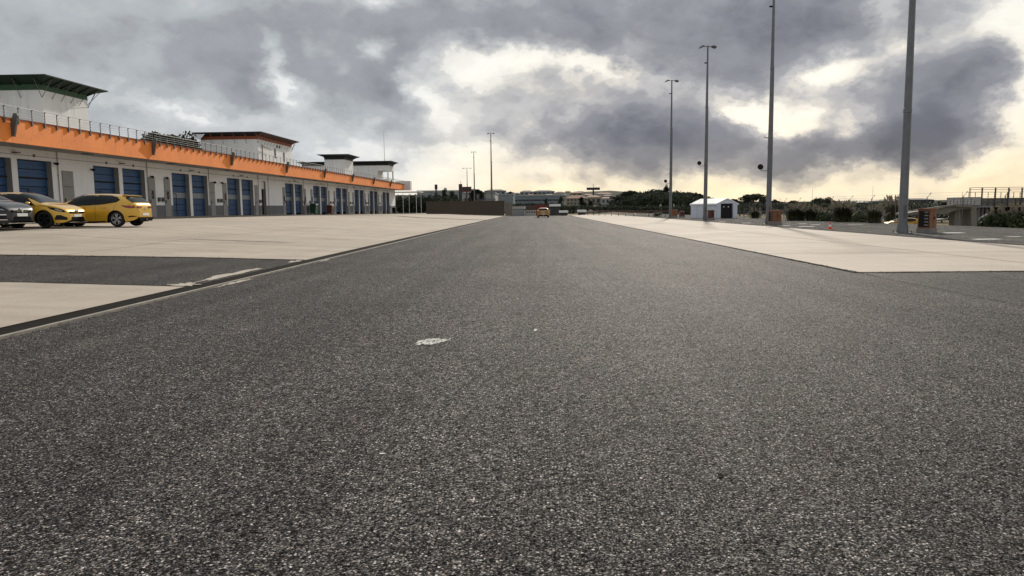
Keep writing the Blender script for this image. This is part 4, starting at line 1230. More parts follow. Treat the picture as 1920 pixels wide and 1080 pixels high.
for i, (px, py, Y, s_, lab) in enumerate([(1556,414,64,1.5,'low green shrub between the narrow and the tall pampas clumps'),(1612,416,59,1.3,'low green shrub between the tall and the slim pampas clumps'),
        (1508,413,70,1.1,'dark shrub squeezed behind the two first pampas clumps'),(1848,426,46,1.2,'dark shrub beside the foot of the bridge'),(1888,428,43,1.4,'dark shrub between the two pampas clumps by the grandstand'),
(1233,407,108,1.0,'small dark shrub at the low fence near the farthest mast')]):
    X, _ = at(px, py, Y); zz = zg(X, Y)
    T = link('shrub', SH[i % 3], None, (X, Y, zz), (0, 0, i*1.3)); T.scale = (s_*.8,)*2 + (s_*(1+max(0,-zz)*.4),)
    tag(T, lab, 'shrub', 'low shrubs along the paddock lane')

# ---------------------------------------------------------------- ramp bridge and grandstand, on the low ground to the right
def bx2(px0, px1, pyt, pyb, Y, dep, b=None):
    """box seen between two pixel columns and two pixel rows at distance Y, dep metres deep"""
    xa, zt = at(px0, pyt, Y); xb, _ = at(px1, pyt, Y); _, zb_ = at(px0, pyb, Y)
    b = b or MB(); b.box(xa, xb, Y, Y+dep, zb_, zt); return b
YR = 92
def PZ(px, py, Y=YR): x, z = at(px, py, Y); return (x, z)
T = thing('ramp_bridge', 'grey concrete ramp on square pillars leading to the grandstand', 'bridge', (0,0,0))
MB().prism([PZ(1700,400),PZ(1735,393.8),PZ(1785,386.3),PZ(1822,386),PZ(1822,391),PZ(1797,393),PZ(1785,397),PZ(1772,402),PZ(1745,399.5),PZ(1700,404)], YR, YR+3).build('ramp_deck', M['cgrey'], T)
MB().prism([PZ(1793,383.5),PZ(1822,383.8),PZ(1824,389),PZ(1790,388)], YR-.35, YR-.01).build('parapet', M['cgrey'], T)
MB().prism([PZ(1700,395),PZ(1792,382.5),PZ(1792,385.4),PZ(1700,396.9)], YR-.3, YR-.01).build('parapet', M['cgrey'], T)
for p0, p1, pt in ((1738,1745,398),(1797,1806,391.5)): 
    xa,_ = PZ(p0,400); xb,zt = PZ(p1,pt); MB().box(xa, xb, YR+.8, YR+2, -2.2, zt).build('pillar', M['cgrey'], T)
MB().prism([PZ(1824,386),PZ(1833,386),PZ(1833,440),PZ(1824,440),PZ(1822,393)], YR+.2, YR+2.5).build('pillar', M['cgrey'], T)
MB().prism([PZ(1760,419),PZ(1826,411),PZ(1826,414),PZ(1760,422)], YR+6, YR+9).build('lower_ramp', M['cgrey'], T)
MB().prism([PZ(1760,423),PZ(1826,416),PZ(1826,430),PZ(1760,430)], YR+9.5, YR+10).build('dark_bank', M['cab2'], T)
for k in range(9):
    px = 1776+k*6.5; x,z = PZ(px, 383.5 if px > 1793 else 385-(px-1776)*.1)
    _, zt = PZ(px, 371 if k in (2,4,7) else 376)
    MB().tube([(x,YR+.1,z-.1),(x,YR+.1,zt)], .04, 4).build('railing_post', M['dsteel'], T)
for py in (376.5, 380): 
    a_ = PZ(1776,py); c_ = PZ(1828,py-.3); MB().tube([(a_[0],YR+.1,a_[1]),(c_[0],YR+.1,c_[1])], .02, 4).build('rail', M['steel'], T)
YG = 100
T = thing('grandstand', 'grey clad grandstand with open rail frames at the right edge', 'grandstand', (0,0,0))
bx2(1840, 2060, 372, 387, YG, 8).build('cladding', M['seat'], T)
bx2(1815, 1839.5, 369.5, 385, YG-1, 5).build('stair_tower', M['fwhite'], T)
bx2(1822, 1839, 385.2, 440, YG-.6, 4).build('stair_base', M['cgrey'], T)
for k in range(9):
    px = 1842+k*25
    bx2(px, px+1.6, 352, 388, YG-.25, .2).build('frame_post', M['dsteel'], T)
for k in range(14): bx2(1840+k*12.8+1, 1840+k*12.8+1.8, 372, 387, YG-.12, .1).build('cladding_joint', M['dsteel'], T)
for py in (351.5, 355): bx2(1820, 2060, py, py+.8, YG-.3, .1).build('top_rail', M['dsteel'], T)
for py in (360.5, 371.5, 378.5): bx2(1816 if py < 370 else 1840, 2060, py, py+(1.3 if py > 370 else .7), YG-.3, .1).build('rail', M['dsteel'], T)
for k in range(20): bx2(1817+k*12, 1817.7+k*12, 360.5, 371, YG-.3, .08).build('baluster', M['dsteel'], T)
for px in (1818, 1820): bx2(px, px+.8, 352, 371, YG-.3, .08).build('thin_post', M['steel'], T)
bx2(1834, 1862, 387, 389, YG-3, 3).build('ticket_roof', M['fblue'], T)
for px in (1836, 1843, 1850, 1857): bx2(px, px+2, 389.2, 440, YG-2.5, .3).build('support', M['dsteel'], T)
bx2(1840, 2060, 388.5, 440, YG+3, .5).build('back_wall', M['hole'], T)
for (p0, y0_, p1, y1_) in ((1836,410,1851,401),(1853,409,1862,403)):
    a_ = at(p0, y0_, YG-5); c_ = at(p1, y1_, YG-5)
    MB().tube([(a_[0],YG-5,a_[1]),(c_[0],YG-5,c_[1])], .07, 4).tube([(a_[0],YG-5,a_[1]),(a_[0],YG-5,-1.9)], .05, 4).tube([(c_[0],YG-5,c_[1]),(c_[0],YG-5,-1.9)], .05, 4).build('stair_handrail', M['white'], T)

# ---------------------------------------------------------------- brown wall, hedge and things past the road end
YW = 150
xw0, _ = at(800, 390, YW); xw1, _ = at(946, 390, YW)
_, ztw = at(870, 377, YW); 
T = thing('block_wall', 'long dark brown block wall across the far end of the apron', 'wall', (xw0, YW, zg(-15, YW)-.05))
n = 11; w = (xw1-xw0)/n; zb0 = 0; H = ztw-zg(-15, YW)+.05
for k in range(n):
    MB().box(k*w+.03, (k+1)*w-.03, 0, .3, -.3, H-.14).build('wall_panel', M['brick'], T)
    MB().box(k*w-.08, k*w+.08, -.06, -.002, -.3, H-.1).build('pilaster', M['brick'], T)
MB().box(-.1, n*w+.1, -.05, .35, H-.14, H).build('coping', M['brick'], T)
for k in range(1, 7): MB().box(0, n*w, -.02, -.003, H*k/7-.02, H*k/7+.02).build('course_joint', M['fdark'], T)
MB().box(n*w+.1, n*w+1.6, .1, .3, -.3, H-.5).build('end_panel', M['fcream'], T)
for k in range(5): MB().box(n*w+.2+k*.3, n*w+.26+k*.3, .0, .08, -.3, H-.3).build('end_post', M['dsteel'], T)

def leaf_cloud(b, c, r, n, leaf, rr, shell=.55):
    for _ in range(n):
        d_ = Vector((rr.gauss(0,1), rr.gauss(0,1), rr.gauss(0,1))).normalized() * rr.uniform(shell, 1.08)
        p = Vector(c) + Vector((d_.x*r[0], d_.y*r[1], d_.z*r[2]))
        u = Vector((rr.gauss(0,1), rr.gauss(0,1), rr.gauss(0,1))).normalized(); v = u.orthogonal().normalized(); s_ = leaf*rr.uniform(.6,1.5)
        b.add([p-u*s_, p+v*s_*.7, p+u*s_, p-v*s_*.7], [(0,1,2,3)])
def tree_meshes(seed, kind='round', H=8.0):
    rr = random.Random(seed); b = MB(); t = MB(); th = H*(.62 if kind == 'umbrella' else .42)
    t.tube([(0,0,-.5),(.05*H*rr.uniform(-1,1),0,th*.6),(0,0,th)], [.035*H,.024*H,.016*H], 7)
    k = 11 if kind == 'umbrella' else 12
    for i in range(k):
        a = rr.uniform(0, 6.283)
        if kind == 'umbrella':
            q = rr.uniform(.0,.40)*H; c = (q*math.cos(a), q*math.sin(a), H*rr.uniform(.76,.90)-q*.18); r = (H*.15, H*.15, H*.085)
        elif kind == 'round':
            q = rr.uniform(.0,.30)*H; c = (q*math.cos(a), q*math.sin(a), H*rr.uniform(.42,.86)-q*.3); r = (H*.16,)*3
        else:
            q = rr.uniform(.0,.14)*H; c = (q*math.cos(a), q*math.sin(a), H*rr.uniform(.3,.92)-q*.3); r = (H*.11, H*.11, H*.14)
        t.tube([(0,0,th*.8), ((c[0])*.6, c[1]*.6, (th+c[2])/2), c], [.014*H,.009*H,.004*H], 4, False)
        leaf_cloud(b, c, r, 300, H*.02, rr)
    return t.mesh('trunk', M['bark'], fix=False), b.mesh('crown', M['leafd'], fix=False)
TM = {'umbrella': [tree_meshes(21, 'umbrella'), tree_meshes(22, 'umbrella')], 'round': [tree_meshes(31), tree_meshes(32), tree_meshes(33)], 'tall': [tree_meshes(41, 'tall'), tree_meshes(42, 'tall')]}
tcount = [0]
def tree(kind, px, pyt, Y, hgt, lab, ws=1.0, zbase=None, group='trees beyond the paddock'):
    X, zt = at(px, pyt, Y); i = tcount[0]; tcount[0] += 1
    m = TM[kind][i % len(TM[kind])]
    zb_ = zt - hgt*.98
    T = thing({'umbrella': 'umbrella_pine', 'round': 'tree', 'tall': 'cypress_tree'}[kind], lab, 'tree', (X, Y, zb_), i*1.7, group)
    link('trunk', m[0], T); link('crown', m[1], T)
    s_ = hgt/8.0; T.scale = (s_*ws, s_*ws, s_)
    return T

# hills behind: a ridge left of centre, lower land to the right
RID = [(-600,16),(-200,16),(-110,14.5),(-40,13),(30,13.5),(60,15),(100,13.5),(160,5),(230,4.5),(330,4.5),(500,4),(900,4),(2500,6)]
def hz(x, y):
    a = sm(y, 330, 640); k = x*640/max(y, 330)
    h = lerp_tab(k, RID)
    return -1.2 + (h+1.2)*a + 1.0*mnoise.noise(Vector((x*.012, y*.012, 0)))*a*(1.5)
b = MB(); xs = list(range(-1500, 2401, 60)); ys = [330+k*32 for k in range(16)] + [900, 1100, 1500]
for x in xs:
    for y in ys: b.v.append((x, y, hz(x, y)))
ny = len(ys)
for i in range(len(xs)-1):
    for j in range(ny-1): b.f.append((i*ny+j, (i+1)*ny+j, (i+1)*ny+j+1, i*ny+j+1)); b.m.append(0)
o = b.build('hills', M['hill'], smooth=80, fix=False); o['kind'] = 'structure'

def far_house(px0, px1, pyt, pyb, Y, dep, lab, wallm='fwhite', roof=None, rpy=0, wins=0, rows=1, group=None, cat='house', name='house', winpy=None):
    """a building whose camera-facing wall spans px0..px1, pyt..pyb; a hipped roof rpy pixels tall on top"""
    xa, zt = at(px0, pyt, Y); xb, _ = at(px1, pyt, Y); _, zb_ = at((px0+px1)/2, pyb, Y)
    T = thing(name, lab, cat, ((xa+xb)/2, Y, zb_), 0, group); hw = (xb-xa)/2; h = zt-zb_
    MB().box(-hw, hw, 0, dep, -3, h).build('wall', M[wallm], T)
    if rpy:
        rh_ = rpy*Y/FPX; e = .35; ins = min(hw*.5, dep*.5)
        b = MB(); b.add([(-hw-e,-e,h+.01),(hw+e,-e,h+.01),(hw+e,dep+e,h+.01),(-hw-e,dep+e,h+.01),(-hw+ins,dep/2,h+rh_),(hw-ins,dep/2,h+rh_)], [(0,1,5,4),(1,2,5),(2,3,4,5),(3,0,4),(3,2,1,0)])
        b.build('roof', M[roof or 'ftile'], T)
    elif roof: MB().box(-hw-.2, hw+.2, -.2, dep+.2, h+.01, h+.01+.6).build('roof', M[roof], T)
    if wins:
        for r_ in range(rows):
            zc_ = h*(r_+.55)/rows
            for k in range(wins):
                xc = -hw + 2*hw*(k+.5)/wins; ww = hw/wins*.45; wh = h/rows*.22
                MB().box(xc-ww, xc+ww, -.06, .05, zc_-wh, zc_+wh).build('window', M['fwin'], T)
    return T
FH = far_house
# industrial buildings, left to right
FH(782, 862, 360, 384, 330, 25, 'pale low factory with dark windows behind the dark hedge', 'fgrey', 'fwhite', wins=5, cat='factory', name='factory')
FH(862, 928, 364, 384, 300, 25, 'white panelled warehouse behind the billboard', 'fwhite', 'fgrey', wins=0, cat='warehouse', name='warehouse')
FH(926, 962, 366, 384, 340, 30, 'blue grey warehouse in the middle of the far row', 'fblue', 'fgrey', cat='warehouse', name='warehouse')
FH(950, 1058, 368, 383, 380, 30, 'long blue grey warehouse with a pale roof edge', 'fblue', 'fwhite', wins=0, cat='warehouse', name='warehouse')
x_, z_ = at(817.5, 346, 320); T = thing('chimney_tower', 'dark stubby tower with a collar above the pale factory', 'tower', (x_, 320, z_-7))
MB().tube([(0,0,-1),(0,0,7)], .32, 8).tube([(0,0,4.9),(0,0,7)], .62, 8).tube([(0,0,2.6),(0,0,3.5)], .75, 8).build('tower_shaft', M['fdark'], T)
for o_ in [o for o in bpy.data.objects if o.name.startswith(('warehouse', 'factory')) and o.type == 'EMPTY']:
    w_ = o_.children[0]; hw = max(v[0] for v in w_.bound_box); h = max(v[2] for v in w_.bound_box)
    n = max(3, int(hw*2/5))
    for k in range(1, n): MB().box(-hw+2*hw*k/n-.12, -hw+2*hw*k/n+.12, -.14, -.02, 0, h-.3).build('wall_rib', M['fblue'], o_)
    MB().box(-hw, hw, -.10, -.021, h*.35, h*.5).build('window_band', M['fwin'] if 'long' in o_['label'] else M['fblue'], o_)
# billboard and dark control tower
YB = 205
x_, z_ = at(863, 345, YB); T = thing('control_tower', 'narrow dark tower with a thin aerial left of the billboard', 'tower', (x_, YB, -1))
MB().box(-.45,.45,0,1,0,z_+1).build('tower_shaft', M['fdark'], T); MB().tube([(.1,.5,z_+1),(.1,.5,z_+1.9)], .05, 4).build('aerial', M['dsteel'], T)
x_, z_ = at(874, 351, YB); T = thing('billboard', 'dark red billboard on one leg behind the brown wall', 'billboard', (x_, YB, -1))
MB().box(-1.1,1.4,0,.4,z_-.3,z_+1).build('board', M['fred'], T); MB().box(-.15,.15,.1,.3,0,z_-.31).build('leg', M['fdark'], T); MB().box(-1.25,1.55,-.1,.5,z_+1.003,z_+1.12).build('board_frame', M['fdark'], T)
MB().box(-.85,1.15,-.03,-.002,z_-.05,z_+.75).build('board_panel', M['fdark'], T)
# hill houses
hs = [(908,948,358,366,520,'fgrey','fdark',3,4,'long dark roofed house left of the far warehouse roofs'),
 (975,1000,360,367,600,'fwhite','fdark',3,3,'pale house with a dark roof on the skyline left of the road end'),
 (1000,1040,359,368,610,'fgrey','fdark',2.5,5,'wide grey house in the skyline row above the long warehouse'),
 (1042,1058,361,369,600,'fwhite','fdark',2,2,'small white house just left of the tiled apartment block'),
 (1062,1102,372,385,430,'fcream','ftile',6,6,'long apartment block with a tiled roof below the T shaped billboard'),
 (1100,1126,370,384,450,'fcream','ftile',4,3,'cream house with a tiled roof right of the apartment block'),
 (1128,1150,372,384,440,'fwhite','ftile',3,3,'pale house with a reddish roof beside the wood'),
 (1072,1092,362,369,560,'fcream','ftile',3,2,'tiled house on the slope above the apartment block'),
 (1118,1150,364,370,560,'fcream','ftile',3,3,'tiled house on the slope left of the wood'),
 (1022,1038,366,372,560,'fwhite','fgrey',2,2,'little white house above the right end of the long warehouse'),
 (1648,1700,377,386,420,'fgrey','fdark',3,5,'grey house row behind the slim pampas clump'),
 (1700,1752,375,386,400,'fdark','fdark',3,4,'dark roofed house row behind the nearest mast'),
 (1440,1462,380,388,400,'fcream','ftile',3,2,'small tiled house right of the second mast'),
 (1395,1412,382,389,420,'fcream','ftile',2,2,'small cream house below the big pine left of the second mast')]
hs += [(912,924,364,369,470,'fwhite','fdark',2,2,'little white house under the long dark roofed house'),
 (934,946,366,371,460,'fcream','ftile',2,2,'little cream house right of the tall left mast foot'),
 (950,962,361,366,560,'fwhite','fgrey',2,2,'white house on the skyline beside the bushy tree'),
 (964,974,363,368,570,'fcream','fdark',2,1,'tiny cream house left of the pale skyline house'),
 (988,1002,366,370,520,'fcream','ftile',2,2,'cream house below the pale skyline house'),
 (1004,1016,367,371,510,'fwhite','fdark',1.5,2,'tiny white house below the wide grey skyline house'),
 (1060,1070,359.5,364,640,'fwhite','ftile',2,1,'tiny white house on the ridge above the tiled houses'),
 (1080,1096,360,364,630,'fgrey','fdark',2,2,'grey house on the ridge left of the T shaped billboard'),
 (1126,1140,362,366,600,'fwhite','ftile',2,2,'white house on the ridge right of the T shaped billboard'),
 (1096,1112,366,371,500,'fwhite','ftile',2.5,2,'white house right under the T shaped billboard'),
 (1132,1148,367,372,500,'fcream','fdark',2,2,'cream house with a dark roof next to the wood'),
 (1052,1062,366,371,520,'fwhite','ftile',2,1,'tiny white house at the right end of the long warehouse'),
 (1478,1500,381,386,380,'fwhite','ftile',2,2,'white house above the broad pampas clump'),
 (1590,1606,380,386,380,'fcream','fdark',2,2,'cream house behind the tallest pampas clump'),
 (1615,1634,379.5,385,380,'fwhite','fgrey',2,2,'white house left of the slim pampas clump')]
for a, c, pt, pb, Y, wm, rm, rp, wn, lab in hs: FH(a, c, pt, pb, Y, 12, lab, wm, rm, rp, wn, 2 if a == 1062 else 1, 'houses on the far slope')
# small buildings past the crest of the road
FH(957, 983, 392, 408, 172, 5, 'small blue white hut past the road end, left of the hut with four windows', 'fgrey', 'fwhite', cat='hut', name='hut')
T = FH(985, 1005, 394.5, 408, 168, 4, 'low white hut with four small dark windows past the road end', 'fwhite', wins=0, cat='hut', name='hut')
for k in range(4):
    xa, zt = at(987.3+k*4.7, 396.2, 168); xb, zb_ = at(989.6+k*4.7, 399, 168)
    MB().box(xa-T.location.x, xb-T.location.x, -.05, .05, zb_-T.location.z, zt-T.location.z).build('window', M['fwin'], T)
FH(1032, 1050, 387, 406, 210, 6, 'dark shed with a bright white roof edge right of the driving car', 'fdark', 'white', cat='shed', name='shed')
FH(1050, 1064, 399, 404, 200, 3, 'low pale roofed shelter at the road end', 'fdark', 'white', cat='shelter', name='shelter')
FH(1085, 1098, 398, 404, 190, 3, 'second low pale roofed shelter at the left end of the low fence', 'fdark', 'white', cat='shelter', name='shelter')
x_, z_ = at(1107.5, 392.5, 178); zz = zg(x_, 178)
T = thing('garden_canopy', 'wide pale pyramid canopy standing behind the low fence', 'canopy', (x_, 178, zz))
b = MB(); hh = z_-zz; b.add([(-.95,-.95,hh*.62),(.95,-.95,hh*.62),(.95,.95,hh*.62),(-.95,.95,hh*.62),(0,0,hh)], [(0,1,4),(1,2,4),(2,3,4),(3,0,4),(3,2,1,0)]).build('canopy_roof', M['fcream'], T)
for a in (-.85,.85):
    for c in (-.85,.85): MB().tube([(a,c,0),(a,c,hh*.62)], .04, 4).build('post', M['dsteel'], T)
FH(955, 1045, 385.5, 398, 240, 3, 'dark banked wall behind the small huts', 'brick', cat='wall', name='bank_wall')
FH(1004, 1022, 384.5, 392, 235, 2, 'dark red hoarding just above the driving car', 'fred', cat='hoarding', name='hoarding')
# T shaped billboard on the slope
x_, z_ = at(1112.5, 351.5, 480); T = thing('tee_billboard', 'T shaped dark billboard on a tall leg on the far slope', 'billboard', (x_, 480, 4))
w_ = 12.2*480/FPX; MB().box(-w_,w_,0,1,z_-4-1.6,z_-4).build('board', M['fdark'], T); MB().box(-.45,.45,.2,.8,0,z_-4-1.61).build('leg', M['fdark'], T); MB().tube([(0,.5,z_-4),(0,.5,z_-4+2.2)], .12, 4).build('aerial', M['fdark'], T)
# hedge behind the end canopy
b = MB(); rr = random.Random(5)
for k in range(16):
    leaf_cloud(b, (-36+k*1.0+rr.uniform(-.3,.3), 186+rr.uniform(-1.5,1.5), 2.3+rr.uniform(-.2,.5)-.12*max(0,k-8)), (1.4,1.2,2.6), 700, .21, rr, .2)
o = b.build('hedge', M['leafd'], fix=False); tag(o, 'dark green hedge behind the end canopy, left of the brown wall', 'hedge', kind='stuff')
o.location = (1.6, 0, -.2)

# trees: (kind, px, top py, Y, height, label, width factor)
for a in [
 ('round', 322, 239, 88, 9.5, 'dark pine crown rising behind the roof railing', 1.05),
 ('round', 301, 246, 90, 8.5, 'lower left shoulder tree behind the roof railing', 1.0),
 ('round', 350, 248, 92, 8.5, 'tree behind the railing next to the room with the orange band', .9),
 ('tall', 832, 353, 300, 6, 'small spiky tree on the factory skyline', 1.0), ('round', 847, 357, 300, 5, 'low round tree at the right end of the factory', 1.2),
 ('round', 853, 366, 210, 5.5, 'dark tree left of the control tower foot', .8),
 ('umbrella', 893, 353, 290, 6.5, 'umbrella pine between the two left masts', 1.25), ('round', 884, 356, 292, 6, 'round dark tree right of the billboard', 1.1), ('round', 902, 358, 295, 5, 'round tree under the middle of the two masts', 1.1),
 ('round', 920, 361, 420, 5, 'dark tree left of the tall left mast', 1.2), ('round', 955, 359, 480, 6, 'bushy tree on the hill right of the tall left mast', 1.3),
 ('tall', 1024, 372, 300, 4.5, 'dark upright tree before the long warehouse', .9), ('tall', 1052, 369, 300, 6, 'tall dark tree at the right end of the long warehouse', .9),
 ('round', 1091, 369, 400, 6.5, 'round tree before the apartment block', 1.0), ('round', 1108, 376, 400, 4, 'round tree between the apartment block and the cream house', 1.2),
 ('umbrella', 1160, 365, 330, 6.5, 'leaning edge tree at the left end of the wood', 1.2), ('umbrella', 1180, 356, 320, 8.5, 'tall pine with gaps at the left shoulder of the wood', 1.1),
 ('umbrella', 1250, 345.5, 330, 11, 'lone tall pine sticking out above the wood', .35),
 ('round', 1312, 360, 310, 7.5, 'tree at the right end of the wood', 1.0), ('umbrella', 1328, 368, 300, 5.5, 'small pine right of the wood above the tent roof', 1.1),
 ('umbrella', 1376, 372, 260, 4.5, 'spindly small pine right of the tent', .9), ('round', 1387, 376, 260, 4, 'small round tree between the tent and the big pine', 1.1),
 ('umbrella', 1412, 362, 250, 7.5, 'big umbrella pine left of the second mast', 1.5), ('round', 1430, 368, 252, 6, 'right half of the big pine group by the second mast', 1.2), ('round', 1400, 371, 252, 5, 'left half of the big pine group by the second mast', 1.2),
 ('umbrella', 1453, 374, 270, 4, 'small pine just right of the second mast', 1.0), ('umbrella', 1486, 375, 280, 4, 'small pine above the broad pampas clump', 1.1),
 ('round', 1532, 369, 240, 6, 'left tree of the dark clump above the pampas', 1.2), ('round', 1552, 369, 240, 6, 'right tree of the dark clump above the pampas', 1.2), ('round', 1563, 375, 245, 4.5, 'low right edge tree of the dark clump', 1.2),
 ('round', 1590, 377, 300, 4, 'round tree behind the tallest pampas clump', 1.6), ('round', 1765, 377, 240, 4.5, 'dark tree above the ramp', 1.2), ('umbrella', 1775, 378, 240, 4, 'small pine above the ramp parapet', 1.0),
 ('round', 1745, 380, 230, 4, 'low dark tree behind the brown cabinet', 1.3),
]:
    tree(a[0], a[1], a[2], a[3], a[4], a[5], a[6])
# the wood on its low hill, one mass
b = MB(); rr = random.Random(9)
TOPW = [(1140,378),(1160,370),(1180,363),(1200,357),(1225,355),(1250,355),(1275,357),(1300,360),(1318,366),(1335,378)]
for k in range(150):
    px = rr.uniform(1146, 1330); Y = rr.uniform(285, 345)
    pt = lerp_tab(px, TOPW) + (345-Y)*.16 + rr.uniform(-.6, 2.2)
    X, zt = at(px, pt, Y); r_ = rr.uniform(1.6, 2.8)
    leaf_cloud(b, (X, Y, zt-r_*.8), (r_*1.15, r_*1.15, r_*.85), 120, .42, rr, .5)
    b.tube([(X,Y,-1.4),(X,Y,zt-r_)], .25, 4, False)
o = b.build('wood', M['leafd'], fix=False); tag(o, 'dark pine wood rising behind the low fence left of the farthest mast', 'wood', kind='stuff')
# belts of scrub: along the foot of the slope
def scrub(name, lab, px0, px1, Y, pyt, n, r0, r1, seed, pyt2=None, m='leafd'):
    b = MB(); rr = random.Random(seed)
    for k in range(n):
        px = px0+(px1-px0)*(k+rr.random())/n; yy_ = Y+rr.uniform(-6, 6)
        pt = pyt + ((pyt2 or pyt)-pyt)*(k/n) + rr.uniform(0, 2)
        X, zt = at(px, pt, yy_); r_ = rr.uniform(r0, r1)
        leaf_cloud(b, (X, yy_, zt-r_*.7), (r_*1.4, r_, r_*.8), 90, .16*r0+.1, rr, .4)
        leaf_cloud(b, (X, yy_, (zt-r_-1)/2), (r_*1.2, r_*.8, (zt-r_+1)/2+.3), 70, .16*r0+.1, rr, .2)
    o = b.build(name, M[m], fix=False); tag(o, lab, 'scrub', kind='stuff')
scrub('scrub', 'dark scrub belt below the houses and the wood', 1040, 1345, 262, 385, 60, 1.0, 1.7, 51)
scrub('scrub', 'dark scrub between the huts and the warehouses', 955, 1045, 255, 381, 22, .8, 1.4, 52)
scrub('scrub', 'scrub line on the low ground behind the mesh fence', 1345, 1760, 215, 381.5, 75, .8, 1.5, 53, 379)
scrub('scrub', 'green scrub line past the tent along the horizon', 1380, 1720, 300, 379, 50, 1.0, 1.8, 54, 377, 'leafm')
scrub('scrub', 'dark tree line on the far skyline right of the wood', 1380, 1760, 560, 379, 60, 2.0, 4.0, 55, 376)
scrub('scrub', 'trees scattered on the hill behind the town', 930, 1175, 620, 361, 60, 2.0, 3.4, 56, 363)
scrub('scrub', 'tree belt on the slope between the tiled houses and the wood', 1120, 1175, 470, 368, 16, 1.6, 2.6, 58, 368)
# thin aerials on the skyline
for px, pt, Y in ((1523.5,354,320),(1637,349,340),(1664,366,300),(1805,360,200),(1463,371,280)):
    x_, z_ = at(px, pt, Y); o = MB().tube([(0,0,0),(0,0,z_+1.5)], [.09,.05], 4).build('aerial_mast', M['fgrey']); o.location = (x_, Y, -1.5)
    tag(o, {1523.5:'thin aerial above the dark clump of trees',1637:'thin tall aerial left of the slim pampas clump top',1664:'short thin aerial left of the nearest mast',1805:'thin aerial above the ramp bridge',1463:'short aerial right of the second mast'}[px], 'aerial')
# parked vans and cars glinting far right, low and partly hidden
scrub('scrub', 'dark scrub seen under the ramp bridge', 1700, 1850, 130, 397, 26, .8, 1.2, 57)
def van(px, py, Y, lab, m, L=4.6, h=1.9, rz=0):
    x_, z_ = at(px, py, Y); zz = zg(x_, Y)
    T = thing('parked_van', lab, 'van', (x_, Y, zz), rz)
    MB().prism([(-L/2,.35),(L/2,.35),(L/2,.9),(L/2-.7,1.15),(L/2-1.25,h),(-L/2+.1,h),(-L/2,h-.2)], -.9, .9).build('body', m, T)
    MB().prism([(L/2-.80,1.17),(L/2-1.22,h-.12),(L/2-2.2,h-.12),(L/2-2.2,1.17)], -.91, .91).build('cab_window', M['glass'], T)
    for xx_ in (-L/2+.9, L/2-.9):
        for sy in (-.8, .8): MB().lathe([(0,-.1),(.34,-.1),(.34,.1),(0,.1)], (xx_, sy, .34), 'Y', 12).build('wheel', M['tyre'], T)
van(1553, 397, 150, 'white van on the low ground behind the low pampas clump', M['white'])
van(1656, 404, 140, 'low white van between the slim pampas clump and the yellow car', M['white'], h=1.3)

# ---------------------------------------------------------------- small things on the ground
def leaf_(px, py, s_, rz, lab):
    x_, y_ = ground_at(px, py); b = MB()
    pts = [(-1,0,.0),(-.5,.28,.12),(.1,.34,.2),(.7,.16,.1),(1.1,0,.25),(.6,-.2,.05),(0,-.3,.12),(-.6,-.2,.03)]
    b.add([(p[0]*s_, p[1]*s_, p[2]*s_+.004) for p in pts]+[(0,0,.02)], [(i, (i+1) % 8, 8) for i in range(8)])
    b.add([(p[0]*s_, p[1]*s_, p[2]*s_+.001) for p in pts]+[(0,0,.012)], [((i+1) % 8, i, 8) for i in range(8)])
    o = b.build('dead_leaf', M['bark'], fix=False); o.location = (x_, y_, zg(x_, y_)); o.rotation_euler = (0,0,rz)
    tag(o, lab, 'leaf')
leaf_(478, 992, .016, .2, 'dark curled leaf lying on the asphalt at the lower left')
leaf_(1352, 894, .016, 2.7, 'dark curled leaf lying on the asphalt at the lower right')
leaf_(330, 826, .010, 1.2, 'tiny dark leaf on the asphalt left of the camera')
leaf_(152, 586, .03, .4, 'dark leaf on the near concrete apron')
# weeds and grit along the open slab edges
b = MB(); rr = random.Random(77)
def tuft(x, y, s_):
    z = zg(x, y)
    for _ in range(rr.randint(5, 11)):
        a = rr.uniform(0, 6.28); l = s_*rr.uniform(.5, 1.3); w = .003+.02*s_
        d_ = Vector((math.cos(a)*.6, math.sin(a)*.6, .8)); sd_ = Vector((-math.sin(a), math.cos(a), 0))*w
        p = Vector((x+rr.uniform(-.03,.03), y+rr.uniform(-.02,.02), z))
        b.add([p-sd_, p+sd_, p+d_*l], [(0,1,2)])
for _ in range(150): tuft(6.18+rr.uniform(-.03,.03), 14.6+60*rr.random()**2, rr.uniform(.02,.05))
for _ in range(90): tuft(6.2+14*rr.random(), 14.58, rr.uniform(.015,.05))
for _ in range(50): tuft(-6.2-16*rr.random(), 19.48, rr.uniform(.02,.06))
for _ in range(60): tuft(-6.2-14*rr.random(), 12.72, rr.uniform(.01,.03))
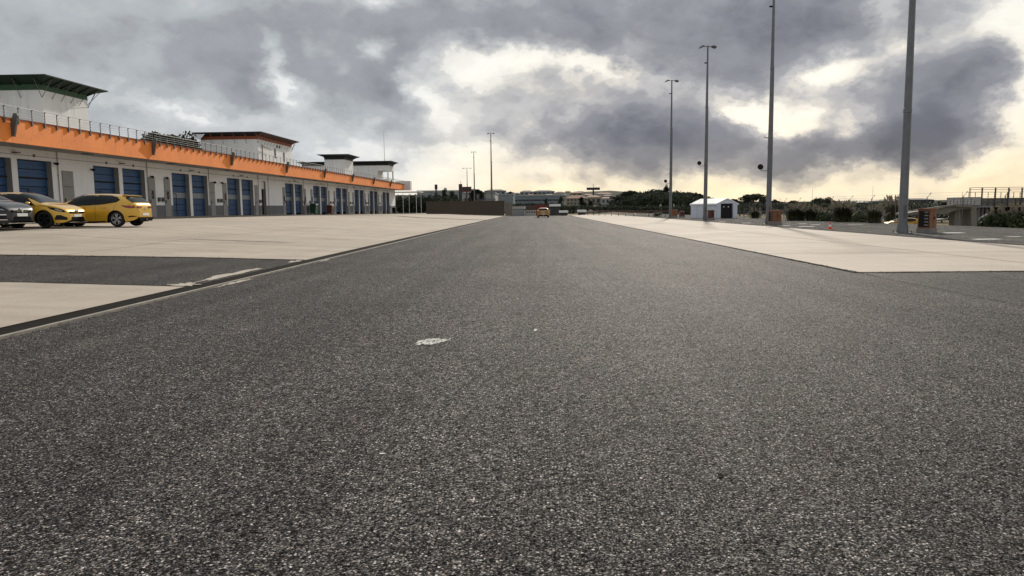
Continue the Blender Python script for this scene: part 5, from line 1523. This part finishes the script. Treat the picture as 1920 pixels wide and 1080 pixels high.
for _ in range(60): tuft(-6.1+rr.uniform(-.02,.02), 6+60*rr.random()**2, rr.uniform(.01,.03))
for _ in range(160): tuft(15.02+rr.uniform(-.05,.05), 16+100*rr.random(), rr.uniform(.02,.07))
o = b.build('weeds', M['leafm'], fix=False); tag(o, 'tiny weeds growing along the open edges of the concrete slabs', 'weeds', kind='stuff')
b = MB()
for _ in range(2600):
    e = rr.random()
    if e < .35: x, y = 6.17+rr.gauss(0,.04), 14.6+60*rr.random()**2
    elif e < .5: x, y = 6.2+14*rr.random(), 14.55+rr.gauss(0,.04)
    elif e < .65: x, y = -6.2-16*rr.random(), 19.44+rr.gauss(0,.04)
    elif e < .75: x, y = -6.2-14*rr.random(), 12.76+abs(rr.gauss(0,.03))
    else: x, y = -5.6+rr.gauss(0,.05), 5+50*rr.random()**2
    s_ = rr.uniform(.006,.02); z = zg(x, y)+s_*.3
    b.add([(x-s_,y,z),(x,y-s_,z),(x+s_,y,z),(x,y+s_,z),(x,y,z+s_),(x,y,z-s_)], [(0,1,4),(1,2,4),(2,3,4),(3,0,4)])
o = b.build('grit', M['plinth'], fix=False); tag(o, 'loose grit along the drain and slab edges', 'grit', kind='stuff')
# dark tar line along the open slab edges
def edge_line(pts, w):
    vs = []; b = MB()
    for i, (x, y, nx, ny_) in enumerate(pts):
        k = w*(.6+.9*abs(mnoise.noise(Vector((x*1.9, y*1.9, 7)))))
        for s_ in (-k, 0): vs.append((x+nx*s_, y+ny_*s_, zg(x+nx*s_, y+ny_*s_)+.0185))
    b.add(vs, [(2*i, 2*i+2, 2*i+3, 2*i+1) for i in range(len(pts)-1)])
    o = b.build('edge_seam', M['slot'], fix=False); o['kind'] = 'structure'
edge_line([(6.2+.25*k, 14.62, 0, 1) for k in range(80)], .07)
edge_line([(6.19, 14.6+.5*k, 1, 0) for k in range(270)], .05)
edge_line([(-6.1-.3*k, 19.46, 0, 1) for k in range(90)], .11)
edge_line([(-6.1-.3*k, 12.72, 0, 1) for k in range(90)], .06)
edge_line([(15.05, 14.6+.5*k, 1, 0) for k in range(270)], .12)
